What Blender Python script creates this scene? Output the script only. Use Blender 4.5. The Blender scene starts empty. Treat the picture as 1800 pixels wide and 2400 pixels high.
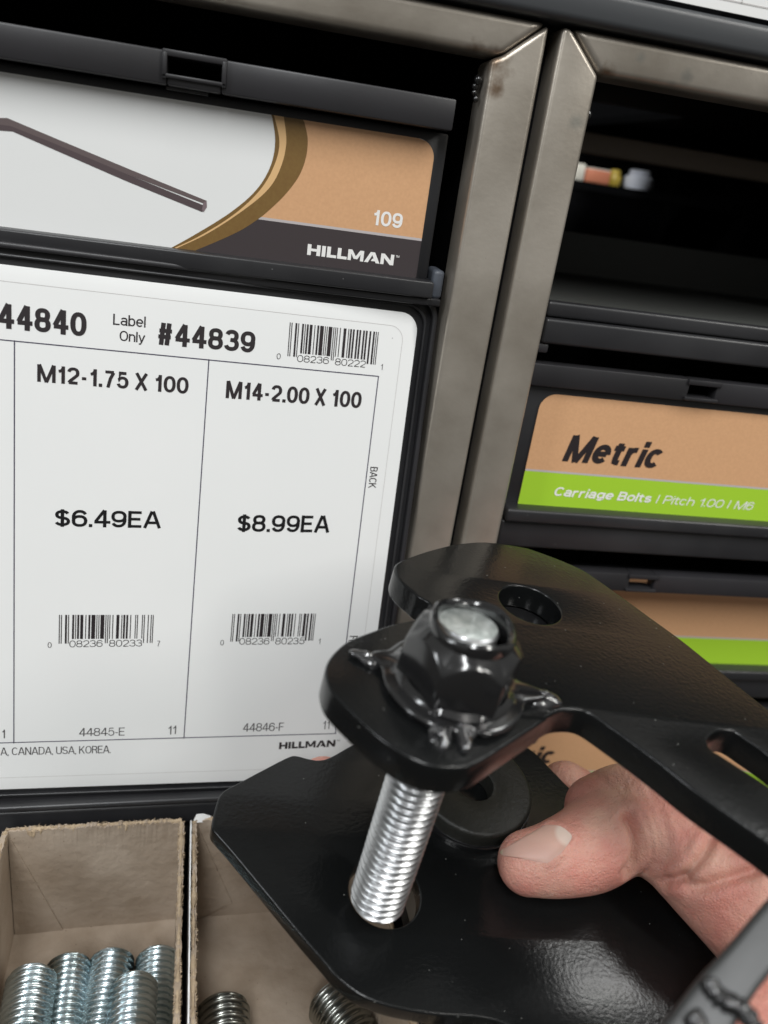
import bpy, bmesh, math, random
import numpy as np
from mathutils import Vector, Matrix, noise
from mathutils.bvhtree import BVHTree
random.seed(7)
C = bpy.context.scene.collection
scn = bpy.context.scene

# ------------------------------------------------------------------ camera
# working units are millimetres: x right along the rack, y DOWN, z away from the camera
MW = np.array([[0.9798,-0.1365,-0.1462],[0.0652,0.9090,-0.4116],[0.1891,0.3938,0.8995]])
u_,s_,vt_ = np.linalg.svd(MW); MW = u_@vt_
MC = np.array([[0.9660,-0.1166,-0.2309],[0.0504,0.9604,-0.2739],[0.2537,0.2529,0.9336]])
u_,s_,vt_ = np.linalg.svd(MC); MC = u_@vt_
F = 1850.0
CAMH = 1200.0
def B(v): return Vector((v[0], v[2], -v[1]))
def W(v): return Vector((v[0]/1000, v[2]/1000, (CAMH-v[1])/1000))
cam_d = bpy.data.cameras.new('camera'); cam = bpy.data.objects.new('camera', cam_d); C.objects.link(cam)
r, d, f = B(MW[0]), B(MW[1]), B(MW[2])
m = Matrix(((r.x,-d.x,-f.x,0),(r.y,-d.y,-f.y,0),(r.z,-d.z,-f.z,0),(0,0,0,1)))
cam.matrix_world = Matrix.Translation((0,0,CAMH/1000)) @ m
cam_d.sensor_fit = 'VERTICAL'; cam_d.sensor_height = 36; cam_d.lens = F/2400*36
cam_d.clip_start = 0.005; cam_d.clip_end = 50
cam_d.dof.use_dof = True; cam_d.dof.focus_distance = 0.192; cam_d.dof.aperture_fstop = 11.5
scn.camera = cam

# ------------------------------------------------------------------ light
world = bpy.data.worlds.new('World'); scn.world = world; world.use_nodes = True
wn = world.node_tree; bg = wn.nodes['Background']; bg.inputs[1].default_value = 1.0
wt = wn.nodes.new('ShaderNodeTexCoord'); wz = wn.nodes.new('ShaderNodeSeparateXYZ'); wr = wn.nodes.new('ShaderNodeMapRange'); wc = wn.nodes.new('ShaderNodeValToRGB')
wn.links.new(wt.outputs['Generated'], wz.inputs[0]); wn.links.new(wz.outputs['Z'], wr.inputs['Value'])
wr.inputs['From Min'].default_value = -0.6; wr.inputs['From Max'].default_value = 0.5; wn.links.new(wr.outputs[0], wc.inputs['Fac'])
wc.color_ramp.elements[0].color = (0.05,0.045,0.04,1); wc.color_ramp.elements[1].color = (0.25,0.25,0.24,1); wn.links.new(wc.outputs['Color'], bg.inputs[0])
def area(name, loc, target, sx, sy, power, col=(1,0.98,0.95)):
    l = bpy.data.lights.new(name, 'AREA'); l.shape = 'RECTANGLE'; l.size = sx; l.size_y = sy; l.energy = power; l.color = col
    o = bpy.data.objects.new(name, l); C.objects.link(o); o.location = loc
    dr = Vector(target)-Vector(loc); o.rotation_euler = dr.to_track_quat('-Z','Y').to_euler()
    return o
TG = (0.03,0.18,1.1)
area('ceiling_light', (-0.25,-1.0,2.65), TG, 0.16, 1.3, 26, (0.97,0.99,1))
area('ceiling_light', (1.15,-0.8,2.5), TG, 0.16, 1.3, 20, (1,0.985,0.94))
area('ceiling_light', (-1.6,-0.6,2.3), TG, 0.25, 1.0, 12, (0.93,0.97,1))
scn.view_settings.view_transform = 'Standard'; scn.view_settings.look = 'None'
scn.view_settings.exposure = 0.0; scn.view_settings.gamma = 1.0

# ------------------------------------------------------------------ helpers
def ray(x, y): return MW.T @ np.array([(x-900)/F, (y-1200)/F, 1.0])
class Plane:
    def __init__(s, o, u, v):
        s.o = np.array(o, float); s.u = np.array(u, float)/np.linalg.norm(u); s.v = np.array(v, float)
        s.v = s.v - s.u*(s.u@s.v); s.v /= np.linalg.norm(s.v)
        s.n = np.cross(s.u, s.v)
        if s.n@s.o > 0: s.n = -s.n           # towards the camera
    def pix(s, x, y, h=0):
        rr = ray(x, y); t = ((s.o+s.n*h)@s.n)/(s.n@rr); p = rr*t-s.o
        return (p@s.u, p@s.v)
    def pt(s, a, b, h=0): return s.o + s.u*a + s.v*b + s.n*h
    def p3(s, x, y, h=0): a, b = s.pix(x, y, h); return s.pt(a, b, h)
def zplane(z): return Plane((0,0,z),(1,0,0),(0,1,0))
def mat(name, col, rough=0.5, metal=0.0, spec=0.5, bump=None, var=None, coat=0, sss=None):
    m = bpy.data.materials.new(name); m.use_nodes = True; nt = m.node_tree; p = nt.nodes['Principled BSDF']
    c = (*col, 1) if len(col) == 3 else col
    p.inputs['Base Color'].default_value = c; p.inputs['Roughness'].default_value = rough
    p.inputs['Metallic'].default_value = metal; p.inputs['Specular IOR Level'].default_value = spec
    p.inputs['Coat Weight'].default_value = coat; p.inputs['Coat Roughness'].default_value = 0.12
    tc = nt.nodes.new('ShaderNodeTexCoord')
    if var:                                   # (scale, second colour, low, high)
        n = nt.nodes.new('ShaderNodeTexNoise'); n.inputs['Scale'].default_value = var[0]; n.inputs['Detail'].default_value = 6
        nt.links.new(tc.outputs['Object'], n.inputs['Vector'])
        cr = nt.nodes.new('ShaderNodeValToRGB'); cr.color_ramp.elements[0].color = (*var[1],1); cr.color_ramp.elements[1].color = c
        cr.color_ramp.elements[0].position = var[2]; cr.color_ramp.elements[1].position = var[3]
        nt.links.new(n.outputs['Fac'], cr.inputs['Fac']); nt.links.new(cr.outputs['Color'], p.inputs['Base Color'])
    if bump:                                  # (scale, strength, distance m)
        n = nt.nodes.new('ShaderNodeTexNoise'); n.inputs['Scale'].default_value = bump[0]; n.inputs['Detail'].default_value = bump[3] if len(bump) > 3 else 4
        nt.links.new(tc.outputs['Object'], n.inputs['Vector'])
        b = nt.nodes.new('ShaderNodeBump'); b.inputs['Strength'].default_value = bump[1]; b.inputs['Distance'].default_value = bump[2]
        nt.links.new(n.outputs['Fac'], b.inputs['Height']); nt.links.new(b.outputs['Normal'], p.inputs['Normal'])
    if sss:
        p.inputs['Subsurface Weight'].default_value = sss; p.inputs['Subsurface Radius'].default_value = (1,0.35,0.2)
        p.inputs['Subsurface Scale'].default_value = 0.0022
    return m
def specks(m, scale, thr, col=(0.5,0.5,0.5), size=0.16):
    """sparse dust specks on a material's base colour"""
    nt = m.node_tree; p = nt.nodes['Principled BSDF']; tc = nt.nodes['Texture Coordinate']
    v = nt.nodes.new('ShaderNodeTexVoronoi'); v.inputs['Scale'].default_value = scale; nt.links.new(tc.outputs['Object'], v.inputs['Vector'])
    a = nt.nodes.new('ShaderNodeMath'); a.operation = 'LESS_THAN'; a.inputs[1].default_value = size; nt.links.new(v.outputs['Distance'], a.inputs[0])
    sp = nt.nodes.new('ShaderNodeSeparateColor'); nt.links.new(v.outputs['Color'], sp.inputs[0])
    g = nt.nodes.new('ShaderNodeMath'); g.operation = 'GREATER_THAN'; g.inputs[1].default_value = thr; nt.links.new(sp.outputs[0], g.inputs[0])
    mu = nt.nodes.new('ShaderNodeMath'); mu.operation = 'MULTIPLY'; nt.links.new(a.outputs[0], mu.inputs[0]); nt.links.new(g.outputs[0], mu.inputs[1])
    mx = nt.nodes.new('ShaderNodeMix'); mx.data_type = 'RGBA'
    src = p.inputs['Base Color'].links[0].from_socket if p.inputs['Base Color'].links else None
    if src: nt.links.new(src, mx.inputs[6])
    else: mx.inputs[6].default_value = p.inputs['Base Color'].default_value
    mx.inputs[7].default_value = (*col,1); nt.links.new(mu.outputs[0], mx.inputs[0]); nt.links.new(mx.outputs[2], p.inputs['Base Color'])

def thing(name, label, cat, base, group=None):
    o = bpy.data.objects.new(name, None); o.empty_display_size = 0.01; C.objects.link(o); o.location = W(base)
    o['label'] = label; o['category'] = cat
    if group: o['group'] = group
    return o
def tag(o, label, cat, group=None):
    o['label'] = label; o['category'] = cat
    if group: o['group'] = group
    return o
def origin_of(p):
    v = Vector((0,0,0))
    while p: v = v+p.location; p = p.parent
    return v
def mesh(name, verts, faces, mt, parent=None, base=None, smooth=None):
    """verts in working millimetres; the object sits at its base and hangs under its parent"""
    loc = W(base) if base is not None else (origin_of(parent) if parent else W(np.mean(np.array(verts), axis=0)))
    po = origin_of(parent) if parent else Vector((0,0,0))
    me = bpy.data.meshes.new(name); me.from_pydata([W(v)-loc for v in verts], [], faces)
    bm = bmesh.new(); bm.from_mesh(me); bmesh.ops.recalc_face_normals(bm, faces=bm.faces); bm.to_mesh(me); bm.free()
    o = bpy.data.objects.new(name, me); C.objects.link(o); o.location = loc-po; o.parent = parent
    if isinstance(mt, (list, tuple)):
        for q in mt: me.materials.append(q)
    else: me.materials.append(mt)
    if smooth is not None:
        me.shade_smooth()
        if smooth < 179: me.set_sharp_from_angle(angle=math.radians(smooth))
    return o
class MB:
    def __init__(s): s.v = []; s.f = []
    def add(s, v, f):
        n = len(s.v); s.v += [tuple(p) for p in v]; s.f += [tuple(i+n for i in q) for q in f]
    def box(s, x0, x1, y0, y1, z0, z1):
        s.add([(x,y,z) for x in (x0,x1) for y in (y0,y1) for z in (z0,z1)],
              [(0,1,3,2),(4,6,7,5),(0,4,5,1),(2,3,7,6),(0,2,6,4),(1,5,7,3)])
    def prism(s, poly, z0, z1):
        n = len(poly); s.add([(x,y,z0) for x,y in poly]+[(x,y,z1) for x,y in poly],
              [tuple(range(n)), tuple(range(2*n-1,n-1,-1))]+[(i,(i+1)%n,(i+1)%n+n,i+n) for i in range(n)])
    def build(s, name, mt, parent=None, base=None, bevel=0, smooth=40, seg=2, xf=None):
        v = [xf(p) for p in s.v] if xf else s.v
        o = mesh(name, v, s.f, mt, parent, base)
        if bevel:
            bm = bmesh.new(); bm.from_mesh(o.data)
            bmesh.ops.bevel(bm, geom=bm.edges[:], offset=bevel/1000, segments=seg, affect='EDGES', profile=0.5, clamp_overlap=True)
            bm.to_mesh(o.data); bm.free()
        o.data.shade_smooth(); o.data.set_sharp_from_angle(angle=math.radians(smooth))
        return o
def spline(pts, k=6, closed=True):
    """Catmull-Rom through the points"""
    P = [np.array(p, float) for p in pts]; n = len(P); out = []
    rng = range(n) if closed else range(n-1)
    for i in rng:
        if closed: a, b, c, d = P[(i-1)%n], P[i], P[(i+1)%n], P[(i+2)%n]
        else: a, b, c, d = P[max(i-1,0)], P[i], P[i+1], P[min(i+2,n-1)]
        for j in range(k):
            t = j/k; out.append(0.5*((2*b)+(-a+c)*t+(2*a-5*b+4*c-d)*t*t+(-a+3*b-3*c+d)*t**3))
    if not closed: out.append(P[-1])
    return out
def plate(name, loops, pl, thick, bev, mt, parent, hoff=0.0):
    """a plate with holes: outlines (a,b) on a plane; the visible face is at height hoff"""
    cu = bpy.data.curves.new('tmp', 'CURVE'); cu.dimensions = '2D'; cu.fill_mode = 'BOTH'
    cu.extrude = thick/2-bev; cu.bevel_depth = bev; cu.bevel_resolution = 3; cu.offset = -bev
    for lp in loops:
        s = cu.splines.new('POLY'); s.points.add(len(lp)-1)
        for i, (a,b) in enumerate(lp): s.points[i].co = (a,b,0,1)
        s.use_cyclic_u = True
    o = bpy.data.objects.new('tmp', cu); C.objects.link(o)
    dg = bpy.context.evaluated_depsgraph_get(); me = bpy.data.meshes.new_from_object(o.evaluated_get(dg))
    vs = [pl.pt(v.co.x, v.co.y, hoff-thick/2+v.co.z) for v in me.vertices]; fs = [tuple(p.vertices) for p in me.polygons]
    bpy.data.objects.remove(o); bpy.data.curves.remove(cu)
    # weld the cap to the side
    ob = mesh(name, vs, fs, mt, parent)
    bm = bmesh.new(); bm.from_mesh(ob.data); bmesh.ops.remove_doubles(bm, verts=bm.verts, dist=2e-6)
    bmesh.ops.recalc_face_normals(bm, faces=bm.faces); bm.to_mesh(ob.data); bm.free()
    ob.data.shade_smooth(); ob.data.set_sharp_from_angle(angle=math.radians(35))
    return ob
# flat print: every string, line and patch of one ink is one mesh
def _arc(cx, cy, rx, ry, a0, a1, e=0.86):
    n = max(4, int(abs(a1-a0)/11)); out = []
    for i in range(n+1):
        t = math.radians(a0+(a1-a0)*i/n); c, q = math.cos(t), math.sin(t)
        out.append((cx+rx*math.copysign(abs(c)**e, c), cy+ry*math.copysign(abs(q)**e, q)))
    return out
XH = 0.70
# grotesque letters drawn as centre lines: width, strokes; x 0..1, y 0 baseline..1 capital height
GL = {
 '0': (.50, [_arc(.5,.5,.5,.5,90,450)]),
 '1': (.30, [[(.82,-.08),(.82,1.08)], [(0,.74),(.45,.78),(.82,.98)]]),
 '2': (.48, [_arc(.5,.71,.5,.29,170,-30)+[(.62,.38),(.14,.12),(.02,0)], [(0,0),(1,0)]]),
 '3': (.48, [_arc(.48,.755,.45,.245,165,-80)+[(.35,.53)], _arc(.48,.265,.52,.265,88,-168)]),
 '4': (.50, [[(.74,-.08),(.74,1.08)], [(.70,1.04),(0,.30)], [(-.1,.26),(1.2,.26)]]),
 '5': (.48, [[(.92,1),(.2,1),(.09,.50)]+_arc(.5,.33,.5,.33,140,-165)]),
 '6': (.49, [_arc(.5,.32,.5,.32,90,450), _arc(.52,.55,.52,.45,190,30)]),
 '7': (.48, [[(0,1),(1,1)], [(.97,.98),(.60,.52),(.34,-.08)]]),
 '8': (.49, [_arc(.5,.76,.44,.24,90,450), _arc(.5,.27,.5,.27,90,450)]),
 '9': (.49, [_arc(.5,.68,.5,.32,90,450), _arc(.48,.45,.52,.45,10,-150)]),
 '#': (.56, [[(.24,-.08),(.38,1.08)], [(.70,-.08),(.84,1.08)], [(0,.34),(1,.34)], [(.06,.68),(1.08,.68)]]),
 '$': (.48, [_arc(.5,.74,.46,.22,18,270)+_arc(.5,.27,.5,.23,90,-165), [(.5,-.12),(.5,1.12)]]),
 '-': (.20, [[(-.1,.37),(1.1,.37)]]), '.': (0, [[('dot',0)]]), ',': (0, [[('comma',0)]]),
 'A': (.60, [[(-.02,-.06),(.46,1.05)], [(1.02,-.06),(.54,1.05)], [(.2,.28),(.8,.28)]]),
 'B': (.50, [[(0,-.08),(0,1.08)], [(0,1)]+_arc(.55,.76,.40,.24,90,-90)+[(0,.52)], _arc(.55,.26,.45,.26,90,-90)+[(0,0)]]),
 'C': (.52, [_arc(.52,.5,.52,.5,38,322)]),
 'D': (.54, [[(0,-.08),(0,1.08)], [(0,1)]+_arc(.45,.5,.55,.5,90,-90)+[(0,0)]]),
 'E': (.44, [[(0,-.08),(0,1.08)], [(0,1),(1.1,1)], [(0,.52),(1.0,.52)], [(0,0),(1.12,0)]]),
 'F': (.42, [[(0,-.08),(0,1.08)], [(0,1),(1.1,1)], [(0,.5),(1.0,.5)]]),
 'I': (0, [[(.5,-.08),(.5,1.08)]]),
 'K': (.54, [[(0,-.08),(0,1.08)], [(.95,1.05),(.02,.36)], [(.36,.60),(1.0,-.06)]]),
 'L': (.42, [[(0,-.08),(0,1.08)], [(0,0),(1.1,0)]]),
 'M': (.80, [[(0,-.08),(0,1.08)], [(1,-.08),(1,1.08)], [(.02,1.05),(.5,-.02)], [(.98,1.05),(.5,-.02)]]),
 'N': (.54, [[(0,-.08),(0,1.08)], [(1,-.08),(1,1.08)], [(.02,1.05),(.98,-.05)]]),
 'O': (.58, [_arc(.5,.5,.5,.5,90,450)]),
 'P': (.46, [[(0,-.08),(0,1.08)], [(0,1)]+_arc(.52,.73,.48,.27,90,-90)+[(0,.46)]]),
 'R': (.50, [[(0,-.08),(0,1.08)], [(0,1)]+_arc(.52,.75,.45,.25,90,-90)+[(0,.5)], [(.55,.5),(.88,.38),(.95,-.08)]]),
 'S': (.50, [_arc(.5,.75,.47,.25,18,270)+_arc(.5,.25,.5,.25,90,-165)]),
 'T': (.50, [[(.5,-.08),(.5,1)], [(-.06,1),(1.06,1)]]),
 'U': (.52, [[(0,1.08)]+_arc(.5,.34,.5,.34,180,360)+[(1,1.08)]]),
 'X': (.56, [[(.0,1.06),(1.0,-.06)], [(1.0,1.06),(.0,-.06)]]),
 'a': (.42, [_arc(.5,.50,.47,.20,165,0)+[(.97,.1),(1.05,-.06)], _arc(.46,.19,.48,.19,60,420)]),
 'b': (.44, [[(0,-.08),(0,1.08)], _arc(.5,.35,.5,.35,90,450)]),
 'c': (.42, [_arc(.5,.35,.5,.35,42,318)]),
 'e': (.46, [[(.05,.35),(.95,.35)], _arc(.5,.35,.5,.35,-2,318,.95)]),
 'f': (.28, [[(.3,-.08),(.3,.75)]+_arc(.75,.80,.45,.20,180,95), [(-.35,.70),(1.1,.70)]]),
 'g': (.44, [_arc(.48,.37,.48,.33,90,450), [(1,.78),(1,.0)]+_arc(.5,-.02,.5,.22,0,-150)]),
 'h': (.42, [[(0,-.08),(0,1.08)], _arc(.5,.42,.5,.28,175,0)+[(1,-.08)]]),
 'i': (0, [[(.5,-.08),(.5,.76)], [('dot',1.0)]]),
 'l': (0, [[(.5,-.08),(.5,1.08)]]),
 'n': (.42, [[(0,-.08),(0,.78)], _arc(.5,.42,.5,.28,175,0)+[(1,-.08)]]),
 'o': (.45, [_arc(.5,.35,.5,.35,90,450)]),
 'r': (.30, [[(0,-.08),(0,.78)], [(0,.42),(.22,.60),(.6,.68),(1.0,.68)]]),
 's': (.40, [_arc(.5,.52,.46,.17,18,270,.95)+_arc(.5,.175,.5,.175,90,-165,.95)]),
 't': (.27, [[(.38,.95),(.38,.2),(.46,.04),(.72,0),(1.15,0)], [(-.35,.70),(1.15,.70)]]),
 'y': (.46, [[(0,.76),(.5,-.02)], [(1,.76),(.46,-.06),(.3,-.26),(0,-.27)]]),
 ' ': (.22, []) }
def glyph_run(txt, width, w, gap):
    """strokes of a string one capital high, stretched to the given width with even stroke weight"""
    bw = sum(GL[c][0] for c in txt)+gap*(len(txt)-1); fixed = sum(w for c in txt if c != ' ')
    s = (width-fixed)/bw if bw else 1.0
    out = []; x = 0
    for c in txt:
        g, strokes = GL[c]; gw = g*s
        for st in strokes:
            if st[0][0] == 'dot':
                y = (0 if st[0][1] == 0 else 1-w); out.append([(x+w/2, y-.0),(x+w/2, y+w)])
            elif st[0][0] == 'comma': out.append([(x+w/2, w),(x+w/2, 0),(x+w*.2, -w)])
            else: out.append([(x+w/2+p[0]*gw, 0 if -.1 <= p[1] < 0 else 1.0 if 1 < p[1] <= 1.1 else w/2+p[1]*(1-w)) for p in st])
        x += gw+(0 if c == ' ' else w)+gap*s
    clip = []
    for st in out: clip.append([(a, min(max(b, -0.3), 1.14)) for a, b in st])
    return clip
class Ink:
    def __init__(s, pl, h=0.07): s.m = MB(); s.pl = pl; s.h = h
    def text(s, txt, L, R, T, w=0.12, shear=0.0, rot=False, ab=False, gap=0.065):
        """L, R baseline ends, T a point at cap height, w stroke weight over cap height"""
        f = (lambda q: q) if ab else (lambda q: s.pl.pix(*q))
        l, r, t = f(L), f(R), f(T)
        if rot: wd = r[1]-l[1]; h = t[0]-l[0]; sl = (r[0]-l[0])/wd
        else: wd = r[0]-l[0]; sl = (r[1]-l[1])/(wd or 1); h = (l[1]+sl*(t[0]-l[0]))-t[1]
        wd = wd-abs(shear)*h
        for st in glyph_run(txt, wd/h, w, gap):
            s.k = getattr(s, 'k', 0)+1; n = len(st); P = [np.array(q) for q in st]; left = []; right = []
            closed = n > 3 and np.linalg.norm(P[0]-P[-1]) < 1e-6
            for i in range(n):
                if closed: pr, nx = P[(i-1) % (n-1)], P[(i+1) % (n-1)] if i < n-1 else P[1]
                else: pr, nx = P[max(i-1,0)], P[min(i+1,n-1)]
                d0 = P[i]-pr; d1 = nx-P[i]; l0, l1 = np.linalg.norm(d0), np.linalg.norm(d1)
                d0 = d0/l0 if l0 > 1e-9 else d1/l1; d1 = d1/l1 if l1 > 1e-9 else d0
                tt = d0+d1; tt = tt/max(np.linalg.norm(tt),1e-6); nn = np.array([-tt[1],tt[0]]); c = max(.55, nn@np.array([-d0[1],d0[0]]))
                k = w/2/c*(1.0-0.12*abs(tt[0])); left.append(P[i]+nn*k); right.append(P[i]-nn*k)
            hgt = s.h+0.004*(s.k % 5)
            def place(q):
                if shear: q = (q[0]+shear*q[1], q[1])
                if rot: return s.pl.pt(l[0]+q[1]*h+sl*q[0]*h, l[1]+q[0]*h, hgt)
                return s.pl.pt(l[0]+q[0]*h, l[1]+sl*q[0]*h-q[1]*h, hgt)
            vs = [place(q) for q in left]+[place(q) for q in right]
            s.m.add(vs, [(i, i+1, n+i+1, n+i) for i in range(n-1)])
    def poly(s, pts, h=None, ab=False):
        q = pts if ab else [s.pl.pix(*p) for p in pts]
        s.m.add([s.pl.pt(a, b, s.h if h is None else h) for a, b in q], [tuple(range(len(q)))])
    def line(s, pts, w, h=None, ab=False):
        q = [np.array(p if ab else s.pl.pix(*p)) for p in pts]
        for p0, p1 in zip(q[:-1], q[1:]):
            dd = (p1-p0)/np.linalg.norm(p1-p0); nn = np.array([-dd[1],dd[0]])*w/2
            s.poly([p0+nn-dd*w/2, p1+nn+dd*w/2, p1-nn+dd*w/2, p0-nn-dd*w/2], h, True)
    def build(s, name, mt, parent): return s.m.build(name, mt, parent)
def fillstrip(ink, A, Bp, ab=False, h=None):
    """patch between two polylines of equal length"""
    for i in range(len(A)-1): ink.poly([A[i], A[i+1], Bp[i+1], Bp[i]], h, ab)
LOGO = {  # heavy block letters, 1 high
 'H': [[(0,0),(.3,0),(.3,.38),(.75,.38),(.75,0),(1.05,0),(1.05,1),(.75,1),(.75,.62),(.3,.62),(.3,1),(0,1)]],
 'I': [[(0,0),(.3,0),(.3,1),(0,1)]],
 'L': [[(0,0),(.78,0),(.78,.26),(.3,.26),(.3,1),(0,1)]],
 'M': [[(0,0),(.27,0),(.27,.62),(.5,.16),(.8,.16),(1.03,.62),(1.03,0),(1.3,0),(1.3,1),(.98,1),(.65,.42),(.32,1),(0,1)]],
 'A': [[(-.05,0),(.27,0),(.58,.72),(.72,.40),(.62,.40),(.50,.16),(.86,.16),(.93,0),(1.25,0),(.78,1),(.42,1)]],
 'N': [[(0,0),(.28,0),(.28,.6),(.8,0),(1.1,0),(1.1,1),(.82,1),(.82,.42),(.3,1),(0,1)]]}
def logo(ink, L, R, T):
    l, r, t = ink.pl.pix(*L), ink.pl.pix(*R), ink.pl.pix(*T); x = 0; items = []
    for ch, adv in zip('HILLMAN', (1.17,.42,.86,.86,1.42,1.3,1.1)): items.append((ch, x)); x += adv
    kx = (r[0]-l[0])/x; sl = (r[1]-l[1])/(r[0]-l[0]); h = (l[1]+sl*(t[0]-l[0]))-t[1]
    for ch, x0 in items:
        for pl in LOGO[ch]:
            pts = [(l[0]+(x0+a)*kx, l[1]+sl*(x0+a)*kx-b*h) for a, b in pl]
            ink.poly(pts, ab=True)
    a = r[0]+0.35
    ink.text('TM', (a, r[1]-h*0.8), (a+0.9, r[1]-h*0.8), (a, r[1]-h), w=0.17, ab=True)
LC = {'0':'0001101','1':'0011001','2':'0010011','3':'0111101','4':'0100011','5':'0110001','6':'0101111','7':'0111011','8':'0110111','9':'0001011'}
def barcode(ink, code, TL, TR, BL, short):
    """12 digit bars: top left, top right, long bar foot; short = share of the height of an ordinary bar"""
    bits = '101'+''.join(LC[c] for c in code[:6])+'01010'+''.join(''.join('1' if b == '0' else '0' for b in LC[c]) for c in code[6:])+'101'
    tl, tr, bl = (np.array(ink.pl.pix(*p)) for p in (TL,TR,BL)); n = len(bits)
    i = 0
    while i < n:
        if bits[i] == '1':
            j = i
            while j < n and bits[j] == '1': j += 1
            k = 1.0 if (i < 10 or i >= 85 or 45 <= i < 50) else short
            a = tl+(tr-tl)*(i+0.06)/n; b = tl+(tr-tl)*(j-0.06)/n
            ink.poly([a, b, b+(bl-tl)*k, a+(bl-tl)*k], ab=True); i = j
        else: i += 1

# ------------------------------------------------------------------ materials
M_frame = mat('brushed_steel', (0.50,0.455,0.395), 0.36, 0.65, bump=(900,0.15,0.0002), var=(38,(0.30,0.265,0.22),0.30,0.62))
def stain(m, spots, col, r0):
    nt = m.node_tree; p = nt.nodes['Principled BSDF']; g = nt.nodes.new('ShaderNodeNewGeometry')
    nz = nt.nodes.new('ShaderNodeTexNoise'); nz.inputs['Scale'].default_value = 420; nz.inputs['Detail'].default_value = 5; nt.links.new(g.outputs['Position'], nz.inputs['Vector'])
    for q, rad in spots:
        d_ = nt.nodes.new('ShaderNodeVectorMath'); d_.operation = 'DISTANCE'; nt.links.new(g.outputs['Position'], d_.inputs[0]); d_.inputs[1].default_value = W(q)
        a_ = nt.nodes.new('ShaderNodeMath'); a_.operation = 'MULTIPLY_ADD'; a_.inputs[1].default_value = rad/1000*1.6; nt.links.new(nz.outputs['Fac'], a_.inputs[0]); nt.links.new(d_.outputs['Value'], a_.inputs[2])
        r_ = nt.nodes.new('ShaderNodeMapRange'); r_.inputs['From Min'].default_value = rad/1000*.9; r_.inputs['From Max'].default_value = rad/1000*1.8; r_.inputs['To Min'].default_value = 0.85; r_.inputs['To Max'].default_value = 0; nt.links.new(a_.outputs[0], r_.inputs['Value'])
        mx = nt.nodes.new('ShaderNodeMix'); mx.data_type = 'RGBA'; nt.links.new(p.inputs['Base Color'].links[0].from_socket, mx.inputs[6]); mx.inputs[7].default_value = (*col,1)
        nt.links.new(r_.outputs[0], mx.inputs[0]); nt.links.new(mx.outputs[2], p.inputs['Base Color'])
stain(M_frame, [((50.8,-24.5,194),4.2),((51.5,-19.5,194),2.6),((76.5,-27,194),2.2),((46,-25.8,194),3.0)], (0.12,0.07,0.035), 0)
stain(M_frame, [((96,-29,194),2.0),((93,-27,194),1.3),((72,-16,194),2.2),((84,-31,194),1.6)], (0.26,0.25,0.22), 0)
nt = M_frame.node_tree; specks(M_frame, 700, 0.95, (0.36,0.32,0.27), 0.1)
M_stain = mat('heat_stain', (0.10,0.055,0.02), 0.5, 0.6)
M_plastic = mat('black_plastic', (0.019,0.019,0.021), 0.36, bump=(600,0.06,0.0002), var=(40,(0.03,0.03,0.032),0.3,0.6)); specks(M_plastic, 700, 0.96, (0.2,0.2,0.2), 0.07)
M_plastic2 = mat('grey_black_plastic', (0.017,0.0165,0.018), 0.4, bump=(350,0.08,0.0003), var=(25,(0.025,0.024,0.027),0.3,0.65))
M_dark = mat('interior_shade_black', (0.0025,0.0025,0.003), 0.8, spec=0.1)  # near-black colour holds the shade of the rack's interior
M_bar = mat('charcoal_paint', (0.045,0.048,0.052), 0.38, bump=(500,0.08,0.0002))
M_bar2 = mat('brown_rail_paint', (0.30,0.24,0.19), 0.6)
M_slot = mat('lighter_black_plastic', (0.05,0.052,0.048), 0.6)  # lighter grey-black for the open drawer's floor and back wall
M_card = mat('laminated_white_card', (0.80,0.805,0.80), 0.42, spec=0.4, bump=(14,0.25,0.0012,1), var=(18,(0.77,0.78,0.775),0.3,0.7)); specks(M_card, 400, 0.985, (0.5,0.5,0.5), 0.07)
M_ink = mat('black_ink', (0.021,0.016,0.018), 0.45)
M_price = mat('jet_black_ink', (0.006,0.006,0.007), 0.4)
M_faint = mat('faint_grey_ink', (0.52,0.5,0.49), 0.5)
M_rule = mat('rule_ink', (0.06,0.055,0.09), 0.5)
M_tan = mat('tan_print', (0.67,0.385,0.205), 0.42, var=(1400,(0.62,0.35,0.185),0.3,0.7), bump=(14,0.2,0.001,1))
M_green = mat('lime_print', (0.37,0.63,0.035), 0.42)
M_brown = mat('brown_print', (0.20,0.118,0.035), 0.42, var=(1400,(0.18,0.1,0.03),0.3,0.7))
M_ltan = mat('light_tan_print', (0.72,0.46,0.22), 0.42)
M_char = mat('charcoal_print', (0.05,0.04,0.042), 0.42)
M_greyline = mat('silver_print', (0.5,0.46,0.46), 0.42)
M_white = mat('white_ink', (0.85,0.84,0.82), 0.45)
M_key = mat('hex_key_print', (0.125,0.095,0.095), 0.45); M_key2 = mat('hex_key_shade_print', (0.085,0.062,0.066), 0.45); M_key3 = mat('hex_key_end_print', (0.2,0.15,0.16), 0.45)
M_board = mat('grey_brown_cardboard', (0.42,0.345,0.275), 0.9, spec=0.15, bump=(300,0.8,0.0006,8), var=(55,(0.30,0.235,0.175),0.36,0.66)); specks(M_board, 900, 0.9, (0.15,0.10,0.07), 0.12)
M_fibre = mat('torn_cardboard_fibre', (0.48,0.375,0.255), 0.95, var=(260,(0.33,0.25,0.17),0.35,0.65), spec=0.1, bump=(900,0.6,0.0004))
M_paper = mat('white_paper', (0.78,0.78,0.77), 0.6)
M_black = mat('black_powder_coat', (0.0055,0.006,0.0062), 0.22, spec=0.34, bump=(1150,0.42,0.00011,2)); specks(M_black, 520, 0.93, (0.35,0.35,0.33), 0.055); specks(M_black, 900, 0.965, (0.3,0.3,0.28), 0.09)
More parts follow.
